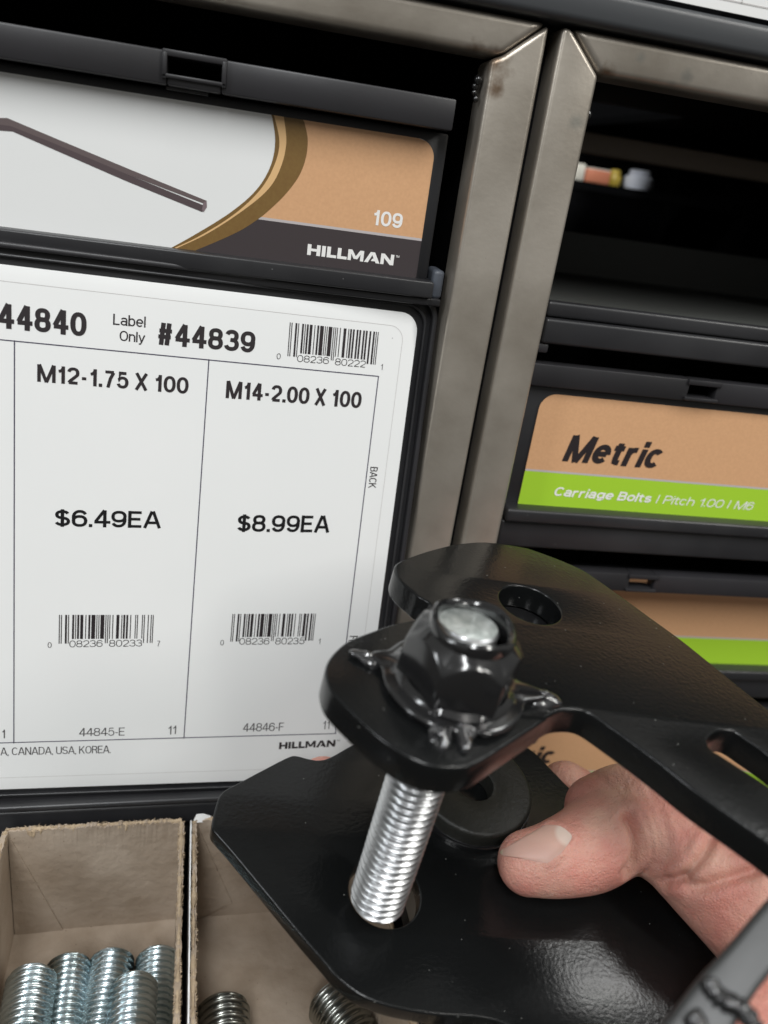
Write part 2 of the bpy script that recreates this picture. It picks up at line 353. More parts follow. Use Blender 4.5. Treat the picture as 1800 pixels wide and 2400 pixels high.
M_gloss = mat('gloss_black_paint', (0.010,0.010,0.0105), 0.16, spec=0.7, coat=0.4, bump=(200,0.05,0.0005,1))
M_weld = mat('weld_gloss_paint', (0.02,0.02,0.021), 0.2, spec=1.0, coat=1.0)
M_strap = mat('grey_lifted_black_paint', (0.035,0.036,0.036), 0.42, spec=0.6, bump=(300,0.08,0.0004))  # black lifted to grey for the light reflecting off the near strap
M_rubber = mat('dull_black_coating', (0.016,0.016,0.013), 0.5, bump=(900,0.5,0.0004,5), var=(160,(0.011,0.011,0.009),0.35,0.65))
M_zinc = mat('bright_zinc', (0.80,0.81,0.82), 0.24, 1.0, bump=(700,0.12,0.0002), var=(180,(0.6,0.62,0.63),0.3,0.65))
M_shank = mat('worn_zinc', (0.62,0.63,0.64), 0.3, 1.0, bump=(700,0.2,0.0003), var=(120,(0.40,0.41,0.42),0.3,0.65))
M_zend = mat('sawn_zinc_end', (0.80,0.84,0.82), 0.5, 0.9, bump=(1100,0.8,0.0004,6), var=(500,(0.55,0.6,0.58),0.35,0.6))
M_zblue = mat('blue_zinc', (0.60,0.68,0.71), 0.25, 1.0, bump=(700,0.15,0.0002), var=(60,(0.40,0.47,0.48),0.3,0.65))
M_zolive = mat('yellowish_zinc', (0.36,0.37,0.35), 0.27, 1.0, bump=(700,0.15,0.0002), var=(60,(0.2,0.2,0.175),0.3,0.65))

# ------------------------------------------------------------------ rack frames
def rail_frame(name, label, rail, post, base):
    t = thing(name, label, 'metal frame', base, 'welded steel rack frames')
    for nm, poly in (('top_rail', rail), ('post', post)):
        b = MB(); b.prism(poly, 194, 206); b.build(nm, M_frame, t, bevel=1.7, seg=4)
    return t
Lf = rail_frame('rack_frame', 'beige steel frame around the left drawers, its post left of the dark gap',
    [(-170,-34.2),(61.1,-34.2),(51.6,-26.4),(-170,-26.4)], [(61.4,-34.0),(61.4,330),(49.6,330),(49.6,-25.6),(51.9,-26.3)], (55,330,200))
Rf = rail_frame('rack_frame', 'beige steel frame around the right drawers, its post right of the dark gap',
    [(66.8,-34.2),(240,-34.2),(240,-26.1),(75.2,-26.1)], [(66.4,-34.0),(74.9,-25.9),(74.6,330),(64.4,330),(64.4,-34.0)], (70,330,200))
for t, x, y in ((Lf,48.6,-21.5),(Rf,75.8,-21)):     # weld drips in the inner corners
    b = MB()
    for k in range(4):
        cx, cy, cz, rr = x+random.uniform(-.5,.5), y+k*1.3, 199+random.uniform(-1,1), random.uniform(.7,1.3)
        vs = [(cx+rr*math.cos(a)*math.cos(e), cy+rr*math.sin(e), cz+rr*math.sin(a)*math.cos(e)) for e in np.linspace(-1.5,1.5,7) for a in np.linspace(0,2*math.pi,10,endpoint=False)]
        b.add(vs, [(i*10+j, i*10+(j+1)%10, (i+1)*10+(j+1)%10, (i+1)*10+j) for i in range(6) for j in range(10)])
    b.build('weld_bead', M_gloss, t, smooth=180)
b = MB(); b.box(-175,245,-41.5,-34.8,191.5,215); o = b.build('shelf_edge', M_bar, None, (30,-34.8,200), bevel=1.6, seg=4)
tag(o, 'charcoal painted shelf edge bar running across above both steel frames', 'shelf edge')
pl = zplane(190)
sh = thing('shelf_sheet', 'white sheet with fine ruled lines above the charcoal shelf edge', 'paper sheet', (120,-41.5,190))
b = MB(); b.prism([(78,-41.8),(80.5,-42.4),(210,-42.4),(210,-75),(66,-75),(68,-52)], 192.5, 193); b.build('sheet', M_paper, sh, xf=lambda p:(p[0],p[1],p[2]))
ik = Ink(zplane(192.4),0.05)
for a in (-44.6,-49.5,-56): ik.line([(60,a+.2),(210,a-.4)], 0.18, ab=True)
for a in (103.5,): ik.line([(a,-44.6),(a-.5,-75)], 0.18, ab=True)
ik.build('ruled_lines', M_faint, sh)

# enclosed black shell added around the drawers to keep the inside dark
cab = thing('dark_cabinet_shell', 'added black cabinet shell that keeps the space behind the drawers dark', 'cabinet', (60,330,320))
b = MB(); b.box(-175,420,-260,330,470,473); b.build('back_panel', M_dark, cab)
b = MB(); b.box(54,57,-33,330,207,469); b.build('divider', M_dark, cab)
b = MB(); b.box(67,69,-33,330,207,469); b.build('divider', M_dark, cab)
b = MB(); b.box(-175,69,-40,-37,216,469); b.box(69,245,-40,-37,216,345); b.box(175,245,-40,-37,345,469); b.build('top_panel', M_dark, cab)  # unseen top, left open over the far goods so ceiling light reaches them
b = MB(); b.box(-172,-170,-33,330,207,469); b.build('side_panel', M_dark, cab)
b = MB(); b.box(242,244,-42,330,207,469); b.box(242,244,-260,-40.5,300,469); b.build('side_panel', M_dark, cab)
b = MB(); b.box(69.5,241,-24,-16.5,318,326); b.build('inner_rail', M_bar2, cab, bevel=1.5)
b = MB(); b.box(61.6,64.2,-34,330,202,205); b.build('gap_shade_strip', M_dark, cab)  # black strip standing in for the shade between the two posts

# ------------------------------------------------------------------ drawer fronts
def bar_with_slot(b, x0, x1, y0, y1, z0, z1, s0, s1, t0, t1):
    """flat bar with an oblong window"""
    b.box(x0,s0,y0,y1,z0,z1); b.box(s1,x1,y0,y1,z0,z1); b.box(s0,s1,y0,t0,z0,z1); b.box(s0,s1,t1,y1,z0,z1)
# drawer 109
d1 = thing('label_drawer', 'black drawer with a white and tan label numbered 109, above the white price card', 'drawer', (-50,28,210))
b = MB(); bar_with_slot(b, -168,43.9,-16.8,-10.2,196.6,201, -19.6,-8.2,-15.6,-12.4); b.build('top_bar', M_plastic2, d1, bevel=0.5)
b = MB()
for q in ((-20.6,-19.6,-16.4,-11.4),(-8.2,-7.2,-16.4,-11.4)): b.box(q[0],q[1],q[2],q[3],195.9,197.5)
b.box(-20.6,-7.2,-12.4,-11.6,195.9,197.5); b.box(-20.6,-7.2,-17.0,-15.7,196.0,197.5); b.build('slot_rim', M_plastic2, d1, bevel=0.25)
b = MB(); b.box(-20,-11,-10.3,-9.5,199,203); b.build('catch', M_plastic, d1, bevel=0.2)
b = MB(); b.box(-168,44.6,-9.9,27,201.9,206); b.build('front_panel', M_plastic, d1, bevel=0.8)
b = MB(); b.box(-168,45.5,23.6,27.6,197.2,206.5); b.box(-168,48.2,27.7,29.6,198.6,208); b.build('bottom_lip', M_plastic, d1, bevel=0.45, seg=3)
b = MB(); b.box(45.8,48.6,21,28,200.5,210); b.build('runner', mat('grey_nylon',(0.09,0.10,0.12),0.4), d1, bevel=0.9, seg=3)
p1 = zplane(201.7)
def rounded(x0,x1,y0,y1,r,corners='tr tl br bl'):
    out = []
    for key, cx, cy, a0 in (('br',x1-r,y1-r,0),('bl',x0+r,y1-r,90),('tl',x0+r,y0+r,180),('tr',x1-r,y0+r,270)):
        if key in corners:
            for k in range(9): a = math.radians(a0+k*90/8); out.append((cx+r*math.cos(a), cy+r*math.sin(a)))
        else: out.append((cx+(r if key[1]=='r' else -r), cy+(r if key[0]=='b' else -r)))
    return out
def clip_left(poly, xs): return [(max(a,xs(b)), b) for a, b in poly]
lab = MB(); lab.prism(rounded(-160,41.6,-7.9,27.2,4.2), 201.7, 201.85); lo = lab.build('label', M_card, d1)
whole = rounded(-160,41.6,-7.9,27.2,4.2)
def px(pts): return [p1.pix(*q) for q in pts]
outer = spline(px([(705,262),(712,282),(721,325),(717,369),(701,412),(672,452),(636,488),(600,517),(548,548),(447,591),(380,612)]),6,False)
inner = spline(px([(630,245),(637,270),(645,333),(633,392),(599,447),(540,498),(460,548),(392,586),(360,606)]),6,False)
def clipy(pts, lo=-7.9, hi=27.2): return [(a,min(max(b,lo),hi)) for a,b in pts]
ik = Ink(p1,0.05)   # tan field right of the swoosh
oc = clipy(outer)
right = [(41.6,27.2) if 0 else q for q in rounded(0,41.6,-7.9,27.2,4.2,'tr br')]
def edge_x(b):      # right edge of the rounded label at height b
    if b < -3.7: return 37.4+math.sqrt(max(0,4.2**2-(-3.7-b)**2))
    if b > 23.0: return 37.4+math.sqrt(max(0,4.2**2-(b-23.0)**2))
    return 41.6
ys = np.linspace(-7.9,27.2,90); ob_ = np.array([q[1] for q in oc]); oa_ = np.array([q[0] for q in oc])
xo = np.interp(ys, ob_, oa_)
gy = lambda a: 14.15
A = [(xo[i],ys[i]) for i in range(90) if ys[i] <= 13.9]; R_ = [(edge_x(ys[i]),ys[i]) for i in range(90) if ys[i] <= 13.9]
A.append((np.interp(14.1,ob_,oa_),14.1)); R_.append((41.6,14.1)); fillstrip(ik, A, R_, True); ik.build('tan_field', M_tan, lo)
ik = Ink(p1,0.05); A = [(np.interp(14.7,ob_,oa_),14.7)]+[(xo[i],ys[i]) for i in range(90) if ys[i] > 14.8]; R_ = [(41.6,14.7)]+[(edge_x(ys[i]),ys[i]) for i in range(90) if ys[i] > 14.8]
fillstrip(ik, A, R_, True); ik.build('charcoal_field', M_char, lo)
ik = Ink(p1,0.05); ik.poly([(np.interp(14.1,ob_,oa_),14.1),(41.6,14.1),(41.6,14.7),(np.interp(14.7,ob_,oa_),14.7)], ab=True); ik.build('silver_line', M_greyline, lo)
ik = Ink(p1,0.07); ib_ = np.array([q[1] for q in clipy(inner)]); ia_ = np.array([q[0] for q in clipy(inner)])
xi = np.interp(ys, ib_, ia_); fillstrip(ik, [(xi[i],ys[i]) for i in range(90)], [(xo[i],ys[i]) for i in range(90)], True); ik.build('brown_swoosh', M_brown, lo)
mid0 = spline(px([(640,262),(655,333),(641,392),(608,447),(549,502),(468,553),(392,589),(372,600)]),6,False); mid1 = spline(px([(664,266),(671,333),(658,392),(629,443),(570,493),(485,548),(405,586),(384,598)]),6,False)
x0 = np.interp(ys, [q[1] for q in clipy(mid0)], [q[0] for q in clipy(mid0)]); x1 = np.interp(ys, [q[1] for q in clipy(mid1)], [q[0] for q in clipy(mid1)])
ik = Ink(p1,0.09); fillstrip(ik, [(x0[i],ys[i]) for i in range(90) if ys[i]<24.5], [(x1[i],ys[i]) for i in range(90) if ys[i]<24.5], True); ik.build('light_tan_stripe', M_ltan, lo)
def c1(x,y): return (x/2.37, y/2.37)
ik = Ink(p1,0.06); ik.poly([c1(*q) for q in ((-900,560),(0,655),(40,655),(300,765),(720,940),(1148,1115),(1144,1135),(700,965),(310,800),(60,700),(0,692),(-900,600))]); ik.build('hex_key_picture', M_key, lo)
ik = Ink(p1,0.06); ik.poly([c1(*q) for q in ((-900,600),(0,692),(60,700),(310,800),(700,965),(1130,1140),(1125,1178),(700,1005),(310,835),(70,730),(0,725),(-900,660))]); ik.build('hex_key_shade', M_key2, lo)
ik = Ink(p1,0.08); ik.poly([c1(*q) for q in ((1130,1125),(1148,1117),(1149,1150),(1131,1178),(1122,1165))]); ik.build('hex_key_end', M_key3, lo)
def c2(x,y): return (600+x/2.765, y/2.765)
ik = Ink(p1,0.1); ik.text('109', c2(750,1455), c2(942,1483), c2(750,1355), w=0.19); logo(ik, c2(330,1650), c2(888,1720), c2(335,1580)); ik.build('lettering', M_white, lo)

# right column of drawers
def c6(x,y): return (1150+x/2.552, 650+y/2.552)
e1 = thing('open_drawer', 'empty black drawer with two ridges on its lip, above the Metric M6 drawer', 'drawer', (150,36,210), 'drawers in the right column')
b = MB(); b.box(77.2,238,25.0,29.0,200.6,204); b.box(76.9,238,29.2,35.8,198.9,204); b.build('lip', M_plastic, e1, bevel=0.8, seg=3)
b = MB(); b.box(77,238,26.5,28,204.3,300); b.build('floor', M_slot, e1)
b = MB(); b.box(77,238,11.5,26.3,298,300); b.build('back_wall', M_slot, e1)
b = MB(); b.box(75.2,79.5,35.9,38.4,199.6,206); b.build('stop', M_plastic2, e1, bevel=0.6)
def metric(dy, zbar, zl, label, base, barh, extra):
    t = thing('label_drawer', label, 'drawer', base, 'drawers in the right column')
    b = MB(); bar_with_slot(b, 76.2,238,41.1+dy,47.3+dy,zbar,zbar+4.5, 122.5+barh,130.8+barh,42.6+dy,45.9+dy); b.build('top_bar', M_plastic2, t, bevel=0.5)
    b = MB(); x0, x1 = 122.5+barh, 130.8+barh
    b.box(x0-1,x1+1,45.9+dy,46.9+dy,zbar-.8,zbar+.7); b.box(x0-1,x1+1,41.0+dy,42.5+dy,zbar-.6,zbar+.7); b.build('slot_rim', M_plastic2, t, bevel=0.25)
    fz = zl+0.5
    b = MB(); b.box(76.8,238,47.5+dy+extra,87+dy+extra,fz,fz+4); b.build('front_panel', M_plastic, t, bevel=0.8)
    b = MB(); b.box(76.6,238,82.6+dy+extra,86.6+dy+extra,zl-4.8,fz+1); b.box(76.3,238,86.8+dy+extra,95.2+dy+extra,zl-3,fz+2); b.build('bottom_lip', M_plastic, t, bevel=0.8, seg=3)
    pl = Plane((0,dy+extra,zl),(1,0,0),(0,1,0)); pn = Plane((0,0,zl),(1,0,0),(0,1,0))
    lb = MB(); lb.prism([(a,q+dy+extra) for a,q in rounded(81.1,230,49.5,85.5,4.6,'tl')], zl, zl+.15); l = lb.build('label', M_tan, t)
    ik = Ink(pl,0.05); ik.poly([(81.1,72.2),(230,72.2),(230,85.5),(81.1,85.5)], ab=True); ik.build('lime_band', M_green, l)
    ik = Ink(pl,0.07); ik.poly([(81.1,71.7),(230,71.7),(230,72.3),(81.1,72.3)], ab=True); ik.build('silver_line', M_greyline, l)
    ref = zplane(201.2); g = lambda x,y: ref.pix(*c6(x,y))
    ik = Ink(pl,0.1); ik.text('Metric', g(425,1098), (g(1025,1138)[0], g(425,1098)[1]+0.0), g(465,940), w=0.225, shear=0.2, ab=True, gap=0.05)
    ik.build('lettering', M_ink, l)
    ik = Ink(pl,0.12); y0 = g(372,1303)[1]+.1
    ik.text('Carriage Bolts', (g(372,1303)[0],y0), (g(962,1345)[0],y0), (g(395,1303)[0],y0-2.85), w=0.205, shear=0.2, ab=True)
    ik.text('I', (g(985,1345)[0],y0), (g(1003,1345)[0],y0), (90,y0-2.7), w=0.135, shear=0.2, ab=True)
    ik.text('Pitch 1.00', (g(1026,1350)[0],y0), (g(1392,1372)[0],y0), (90,y0-2.7), w=0.135, shear=0.2, ab=True)
    ik.text('I', (g(1412,1372)[0],y0), (g(1430,1372)[0],y0), (90,y0-2.7), w=0.135, shear=0.2, ab=True)
    ik.text('M6', (g(1449,1388)[0],y0), (g(1567,1392)[0],y0), (90,y0-2.7), w=0.135, shear=0.2, ab=True)
    ik.build('small_lettering', M_white, l)
    return t
metric(0, 199.2, 201.2, 'black drawer whose tan and lime label reads Metric Carriage Bolts in full', (150,95,210), 0, 0)
m2 = metric(61.4, 199.2, 214, 'black drawer whose tan and lime label runs behind the bracket arm', (150,160,222), -.7, 0)
metric(121.5, 213, 214, 'black drawer low behind the bracket, only the last letters of its tan label in view', (150,220,222), 0, 0)

# goods seen far back through the empty drawer slot
far = 405
def ball(cx, cy, cz, rx, ry, rz, n=14, mm=10):
    vs = [(cx+rx*math.cos(a)*math.cos(e), cy+ry*math.sin(e), cz+rz*math.sin(a)*math.cos(e)) for e in np.linspace(-math.pi/2,math.pi/2,mm) for a in np.linspace(0,2*math.pi,n,endpoint=False)]
    return vs, [(i*n+j, i*n+(j+1)%n, (i+1)*n+(j+1)%n, (i+1)*n+j) for i in range(mm-1) for j in range(n)]
def lathe(prof, cx, cz, n=24):
    """(radius, y) profile turned about a vertical line"""
    vs = [(cx+r*math.cos(a), y, cz+r*math.sin(a)) for r, y in prof for a in np.linspace(0,2*math.pi,n,endpoint=False)]
    fs = [(i*n+j, i*n+(j+1)%n, (i+1)*n+(j+1)%n, (i+1)*n+j) for i in range(len(prof)-1) for j in range(n)]
    fs += [tuple(range(n)), tuple(range((len(prof)-1)*n, len(prof)*n))]
    return vs, fs
M_w = mat('white_gloss_pack',(0.85,0.87,0.95),0.3); M_o = mat('salmon_pack',(0.7,0.25,0.14),0.5); M_y = mat('mustard_cap',(0.5,0.36,0.05),0.4); M_cream = mat('cream_pack',(0.8,0.76,0.66),0.5)
zz = 400
P_ = zplane(zz)
def far_thing(name, label, cat, pts_l, pts_r, ytop, mt, kind, mt2=None):
    a0, b1 = P_.pix(*pts_l); b1 = P_.pix(1504,446)[1]; a1, _ = P_.pix(*pts_r); cx = (a0+a1)/2; rx = (a1-a0)/2; top = P_.pix(*ytop)[1]
    t = thing(name, label, cat, (cx, b1, zz))
    if kind == 'box':
        b = MB(); b.box(a0,a1,top,b1,zz,zz+10); b.build('carton', mt, t, bevel=0.5)
        b = MB(); b.box(a0+.4,a1-.4,top-.6,top-.05,zz+.5,zz+9); b.build('flap', mt2 or mt, t)
    else:
        h = b1-top; v, fs = lathe([(rx*.9,b1),(rx,b1-h*.2),(rx,top+h*.35),(rx*.7,top+h*.2),(rx*.65,top)],cx,zz+6); b = MB(); b.add(v,fs); b.build('body', mt, t, smooth=60)
        v, fs = lathe([(rx*.72,top+h*.15),(rx*.75,top-.2),(rx*.6,top-.8)],cx,zz+6); b = MB(); b.add(v,fs); b.build('cap', mt2 or mt, t, smooth=60)
far_thing('carton', 'small cream carton, furthest left of the blurred goods behind the empty drawer', 'carton', (1330,412),(1368,420),(1375,388),M_cream,'box')
far_thing('packet', 'salmon packet between the cream carton and mustard bottle behind the empty drawer', 'packet', (1371,422),(1428,428),(1400,398),M_o,'box',M_cream)
far_thing('bottle', 'short mustard yellow bottle in the dark behind the empty drawer', 'bottle', (1432,434),(1463,436),(1450,402),M_y,'lathe')
far_thing('jar', 'bright white jar, furthest right of the blurred goods behind the empty drawer', 'jar', (1472,440),(1536,446),(1500,402),M_w,'lathe')
yf = P_.pix(1504,446)[1]
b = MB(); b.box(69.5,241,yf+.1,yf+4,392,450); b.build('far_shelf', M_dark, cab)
def spot_in(name, loc, tgt, size, p):
    return area(name, W(loc), W(tgt), size, size, p)

# ------------------------------------------------------------------ price card drawer
T0 = MW.T @ (np.array([(250-900)/F,(1480-1200)/F,1])*206)
PC = Plane(T0, MW.T@MC[:,0], MW.T@MC[:,1])
cd = thing('card_drawer', 'pulled out black drawer carrying the big white price card above the cardboard boxes', 'drawer', (0,214,150))
def card_outline(g=0, r=4.6):
    a1, b0 = PC.pix(958,737)[0]+g, PC.pix(947,732)[1]-g; b1 = PC.pix(300,1840)[1]+g
    tl, bl = PC.pix(979,766)[0]+g, PC.pix(880,1500)[0]+g
    out = []
    for cx, cy, a0 in ((bl-r,b1-r,0),(-150+r-g,b1-r,90),(-150+r-g,b0+r,180),(tl-r,b0+r,270)):
        for k in range(9): a = math.radians(a0+k*90/8); out.append((cx+r*math.cos(a), cy+r*math.sin(a)))
    return out
co = plate('price_card', [card_outline()], PC, 0.5, 0.08, M_card, cd)
plate('card_tray', [card_outline(4.6,5.5)], PC, 2.0, 0.5, M_plastic, cd, -1.5)
rim = plate('tray_rim', [card_outline(4.9,5.8), card_outline(3.6,5.0)], PC, 4.4, 0.5, M_plastic2, cd, 0.9)
plate('tray_ridge', [card_outline(2.4,5.2), card_outline(1.7,5.0)], PC, 1.6, 0.3, M_plastic, cd, -0.05)
def c4(x,y): return (x/2.37, 600+y/2.37)
def c5(x,y): return (600+x/2.765, 600+y/2.765)
def c7(x,y): return (x/2.074, 1300+y/2.074)
ik = Ink(PC)
ik.text('#44840', c4(-125,386), c4(480,450), c4(430,310), w=0.205)
ik.text('Label', c4(628,381), c4(808,397), c4(628,320), w=0.135)
ik.text('Only', c4(664,470), c4(806,482), c4(664,413), w=0.135)
ik.text('#44839', c4(865,490), c4(1413,540), c4(880,368), w=0.205)
ik.text('M12-1.75 X 100', c4(207,697), c4(1045,767), c4(207,600), w=0.19)
ik.text('M14-2.00 X 100', c4(1253,788), c5(678,988), c4(1253,692), w=0.19)
barcode(ik, '008236802221', c5(219,430), c5(796,493), c5(203,648), 0.88)
for s, L, R, h in (('08236',c5(265,685),c5(470,700),45),('80222',c5(510,706),c5(708,723),45),('0',c5(133,668),c5(158,669),38),('1',c5(806,737),c5(820,738),38)):
    ik.text(s, L, R, (L[0], L[1]-h/2.765), w=0.1)
barcode(ik, '008236802337', c7(287,292), c7(748,292), c7(285,432), 0.84)
for s, L, R, h in (('08236',c7(337,450),c7(498,447),33),('80233',c7(530,447),c7(690,445),33),('0',c7(232,452),c7(251,452),27),('7',c7(762,445),c7(778,445),27)):
    ik.text(s, L, R, (L[0], L[1]-h/2.074), w=0.1)
barcode(ik, '008236802351', c7(1130,288), c7(1536,286), c7(1119,422), 0.84)
for s, L, R, h in (('08236',c7(1162,437),c7(1308,436),32),('80235',c7(1337,436),c7(1478,434),32),('0',c7(1070,440),c7(1087,440),26),('1',c7(1547,433),c7(1557,433),26)):
    ik.text(s, L, R, (L[0], L[1]-h/2.074), w=0.1)
ik.text('44845-E', c7(385,882), c7(605,878), c7(385,843), w=0.1)
ik.text('11', c7(815,873), c7(857,871), c7(813,832), w=0.1)
ik.text('44846-F', c7(1180,860), c7(1378,855), c7(1180,820), w=0.1)
ik.text('11', c7(1566,849), c7(1602,846), c7(1563,809), w=0.1)
ik.text('1', c7(9,891), c7(26,891), c7(8,850), w=0.1)
ik.text('A, CANADA, USA, KOREA.', c7(3,975), c7(538,963), c7(3,938), w=0.1)
ik.text('BACK', c5(742,1365), c5(728,1502), c5(790,1367), w=0.125, rot=True)
ik.text('FRONT', (820,1490), (803,1545), (839,1491), w=0.125, rot=True)
logo(ik, c7(1355,945), c7(1628,932), c7(1360,912))
ik.build('lettering', M_ink, co)
ik = Ink(PC)
ik.text('$6.49EA', c4(303,1502), c4(893,1512), c4(303,1406), w=0.18)
ik.text('$8.99EA', c4(1315,1531), c5(473,1792), c4(1315,1435), w=0.18)
ik.build('price_lettering', M_price, co)
ik = Ink(PC,0.06)
for q in ([(-300,767),(0,796),(887,882)],[(-300,1755),(0,1741),(787,1719)],[(34,799),(32.5,1741)],[(489.6,843),(431,1730)],[(887,882),(786,1718)]): ik.line(q,0.26)
ik.build('table_lines', M_rule, co)
ik = Ink(PC,0.04); oo = card_outline(-3.6,3.6); ik.line(oo+[oo[0]],0.11,ab=True); ik.build('lamination_edge', M_faint, co)
# drawer body around the boxes, turned a few degrees with the drawer
YAW = math.radians(3.6)
def dr(p):      # drawer coordinates (x right, y down, z back; origin at the back wall by the divider) to working ones
    x, y, z = p; return (-6.3+x*math.cos(YAW)-z*math.sin(YAW)*-1*-1, y, 170.5+x*math.sin(YAW)+z*math.cos(YAW))
b = MB(); b.box(-150,56,170.5,178,4.4,7.5); b.build('back_rail', M_plastic, cd, bevel=1.2, seg=4, xf=dr)
b = MB(); b.box(-150,56,167.6,169.6,3.2,6.5); b.build('back_ridge', M_plastic, cd, bevel=0.8, seg=4, xf=dr)
b = MB(); b.box(-150,56,178,214,6,8); b.build('back_wall', M_plastic, cd, xf=dr)
b = MB(); b.box(-150,56,213,215,-140,6); b.build('floor', M_plastic, cd, xf=dr)
b = MB(); b.box(55,57,178,213,-140,6); b.build('side_wall', M_plastic, cd, xf=dr)

# ------------------------------------------------------------------ cardboard boxes
def sheet(b, p0, p1, y0, y1, th, ragged=1.0, n=70, seed=0, lean=0):
    """a standing cardboard wall from p0 to p1 (x,z) with a torn top edge at y0"""
    rnd = random.Random(seed); dx, dz = p1[0]-p0[0], p1[1]-p0[1]; L = math.hypot(dx,dz); nx, nz = -dz/L, dx/L
    vs = []; rows = 7
    for i in range(n+1):
        s = i/n; top = y0+ragged*(noise.noise(Vector((i*0.31,seed*7.1,0)))*0.9+rnd.uniform(-.28,.28))
        bulge = 0.5*math.sin(s*math.pi)*ragged*noise.noise(Vector((s*3,seed,0)))
        for side in (0,1):
            w = th*(0.5 if side else -0.5)
            for r_ in range(rows+1):
                q = r_/rows; y = y1+(top-y1)*q; k = w*(1.0 if r_ < rows else 1.25+rnd.uniform(-.3,.5))+bulge*q+lean*q
                vs.append((p0[0]+dx*s+nx*k, y, p0[1]+dz*s+nz*k))
    st = 2*(rows+1); fs = []
    for i in range(n):
        for side in (0,1):
            o_ = i*st+side*(rows+1)
            for r_ in range(rows): fs.append((o_+r_, o_+r_+1, o_+st+r_+1, o_+st+r_))
        fs.append((i*st+rows, i*st+st-1, i*st+2*st-1, i*st+st+rows)); fs.append((i*st, i*st+rows+1, i*st+st+rows+1, i*st+st))
    for i in (0,n): fs += [(i*st+r_, i*st+r_+1, i*st+rows+2+r_, i*st+rows+1+r_) for r_ in range(rows)]
    b.add(vs, fs)
def fuzz(b, p0, p1, y0, th, n, seed, drop=2.2):
    """torn paper fibres and flakes along a wall's top edge"""
    rnd = random.Random(seed); dx, dz = p1[0]-p0[0], p1[1]-p0[1]; L = math.hypot(dx,dz); nx, nz = -dz/L, dx/L
    for i in range(n):
        s = rnd.random(); clump = 0.35+1.3*max(0,noise.noise(Vector((s*9,seed,3)))+.25); side = rnd.choice((-1,1))
        bx, bz = p0[0]+dx*s+nx*th*.5*side, p0[1]+dz*s+nz*th*.5*side; y = y0+rnd.uniform(-.3,drop*clump)
        a = rnd.uniform(0,6.28); l = rnd.uniform(.25,.9)*clump; w = rnd.uniform(.05,.28)*clump
        tip = np.array([bx+nx*side*l*.8+dx/L*math.cos(a)*l, y+rnd.uniform(-.8,.6)*l, bz+nz*side*l*.8+dz/L*math.cos(a)*l])
        c = np.array([bx,y,bz]); e = np.array([dx/L*w, rnd.uniform(-w,w), dz/L*w]); k = np.array([nx*.06,0.05,nz*.06])
        b.add([c-e, c+e, tip, c+k-e, c+k+e, tip+k*.5], [(0,1,2),(3,5,4),(0,3,4,1),(1,4,5,2),(0,2,5,3)])
def strip(b, p0, p1, y0, th, n, seed, h=1.4):
    """irregular peeled band of board hanging over a top edge"""
    rnd = random.Random(seed); dx, dz = p1[0]-p0[0], p1[1]-p0[1]; L = math.hypot(dx,dz); nx, nz = -dz/L, dx/L; rows = []
    for i in range(n+1):
        s = i/n; nn = noise.noise(Vector((s*L*.22,seed,1)))+.5*noise.noise(Vector((s*L*1.1,seed,5)))
        w = th*(1.0+2.0*max(-.45,nn)); hh = h*(0.8+2.0*nn)+rnd.uniform(-.15,.15)
        row = []
        for k, (a, y) in enumerate(((-w*.6,max(.25,hh)),(-w*.75,.1),(-w*.3,-.28),(w*.3,-.3),(w*.75,.12),(w*.6,max(.3,hh*.8)))):
            row.append((p0[0]+dx*s+nx*(a+rnd.uniform(-.08,.08)), y0+y+rnd.uniform(-.1,.1), p0[1]+dz*s+nz*(a+rnd.uniform(-.08,.08))))
        rows.append(row)
    m_ = 6; vs = [p for r_ in rows for p in r_]; fs = [(i*m_+k, i*m_+(k+1)%m_, (i+1)*m_+(k+1)%m_, (i+1)*m_+k) for i in range(n) for k in range(m_)]
    b.add(vs, fs)
def box_thing(label, x0, x1, seed, base):
    t = thing('cardboard_box', label, 'cardboard box', dr(base), 'cardboard boxes in the pulled out drawer')
    yt, yb = 172.0, 212.0; th = 1.0
    for nm, a, c, sd in (('back_wall',(x0,0),(x1,0),1),('side_wall',(x0,-.6),(x0,-130),2),('side_wall',(x1,-.6),(x1,-130),3)):
        b = MB(); sheet(b, a, c, yt, yb, th*(0.9 if nm == 'side_wall' else 1), 0.7, 150, seed+sd); w = b.build(nm, M_board, t, xf=dr, smooth=50)
        b = MB(); strip(b, a, c, yt, th*.62, 260, seed+sd+20, 1.1 if nm == 'back_wall' else 2.3)
        fuzz(b, a, c, yt, th, 420 if nm == 'back_wall' else 1300, seed+sd+40, 1.0 if nm == 'back_wall' else 2.4); b.build('torn_edge', M_fibre, w, xf=dr, smooth=60)
    b = MB(); nx_, nz_ = 24, 60
    vs = [(x0+(x1-x0)*i/nx_, yb-0.4+0.5*noise.noise(Vector((i*.2,j*.15,seed)))-(1.2*max(0,1-j/4)**2), -130*j/nz_) for j in range(nz_+1) for i in range(nx_+1)]
    b.add(vs, [(j*(nx_+1)+i, j*(nx_+1)+i+1, (j+1)*(nx_+1)+i+1, (j+1)*(nx_+1)+i) for j in range(nz_) for i in range(nx_)])
    b.build('floor', M_board, t, xf=dr, smooth=180)
    return t
bxL = box_thing('torn cardboard box holding the five bluish zinc bolts, left of the black gap', -46.8, -1.7, 3, (-25,212,-60))
bxR = box_thing('torn cardboard box holding two darker bolts, half hidden by the bracket plate', 1.7, 50, 11, (25,212,-60))
b = MB(); sheet(b, (0.75,-1.0),(0.75,-130),171.2,212,0.25,0.5,120,30); b.build('paper_lining', M_paper, bxR, xf=dr, smooth=60)
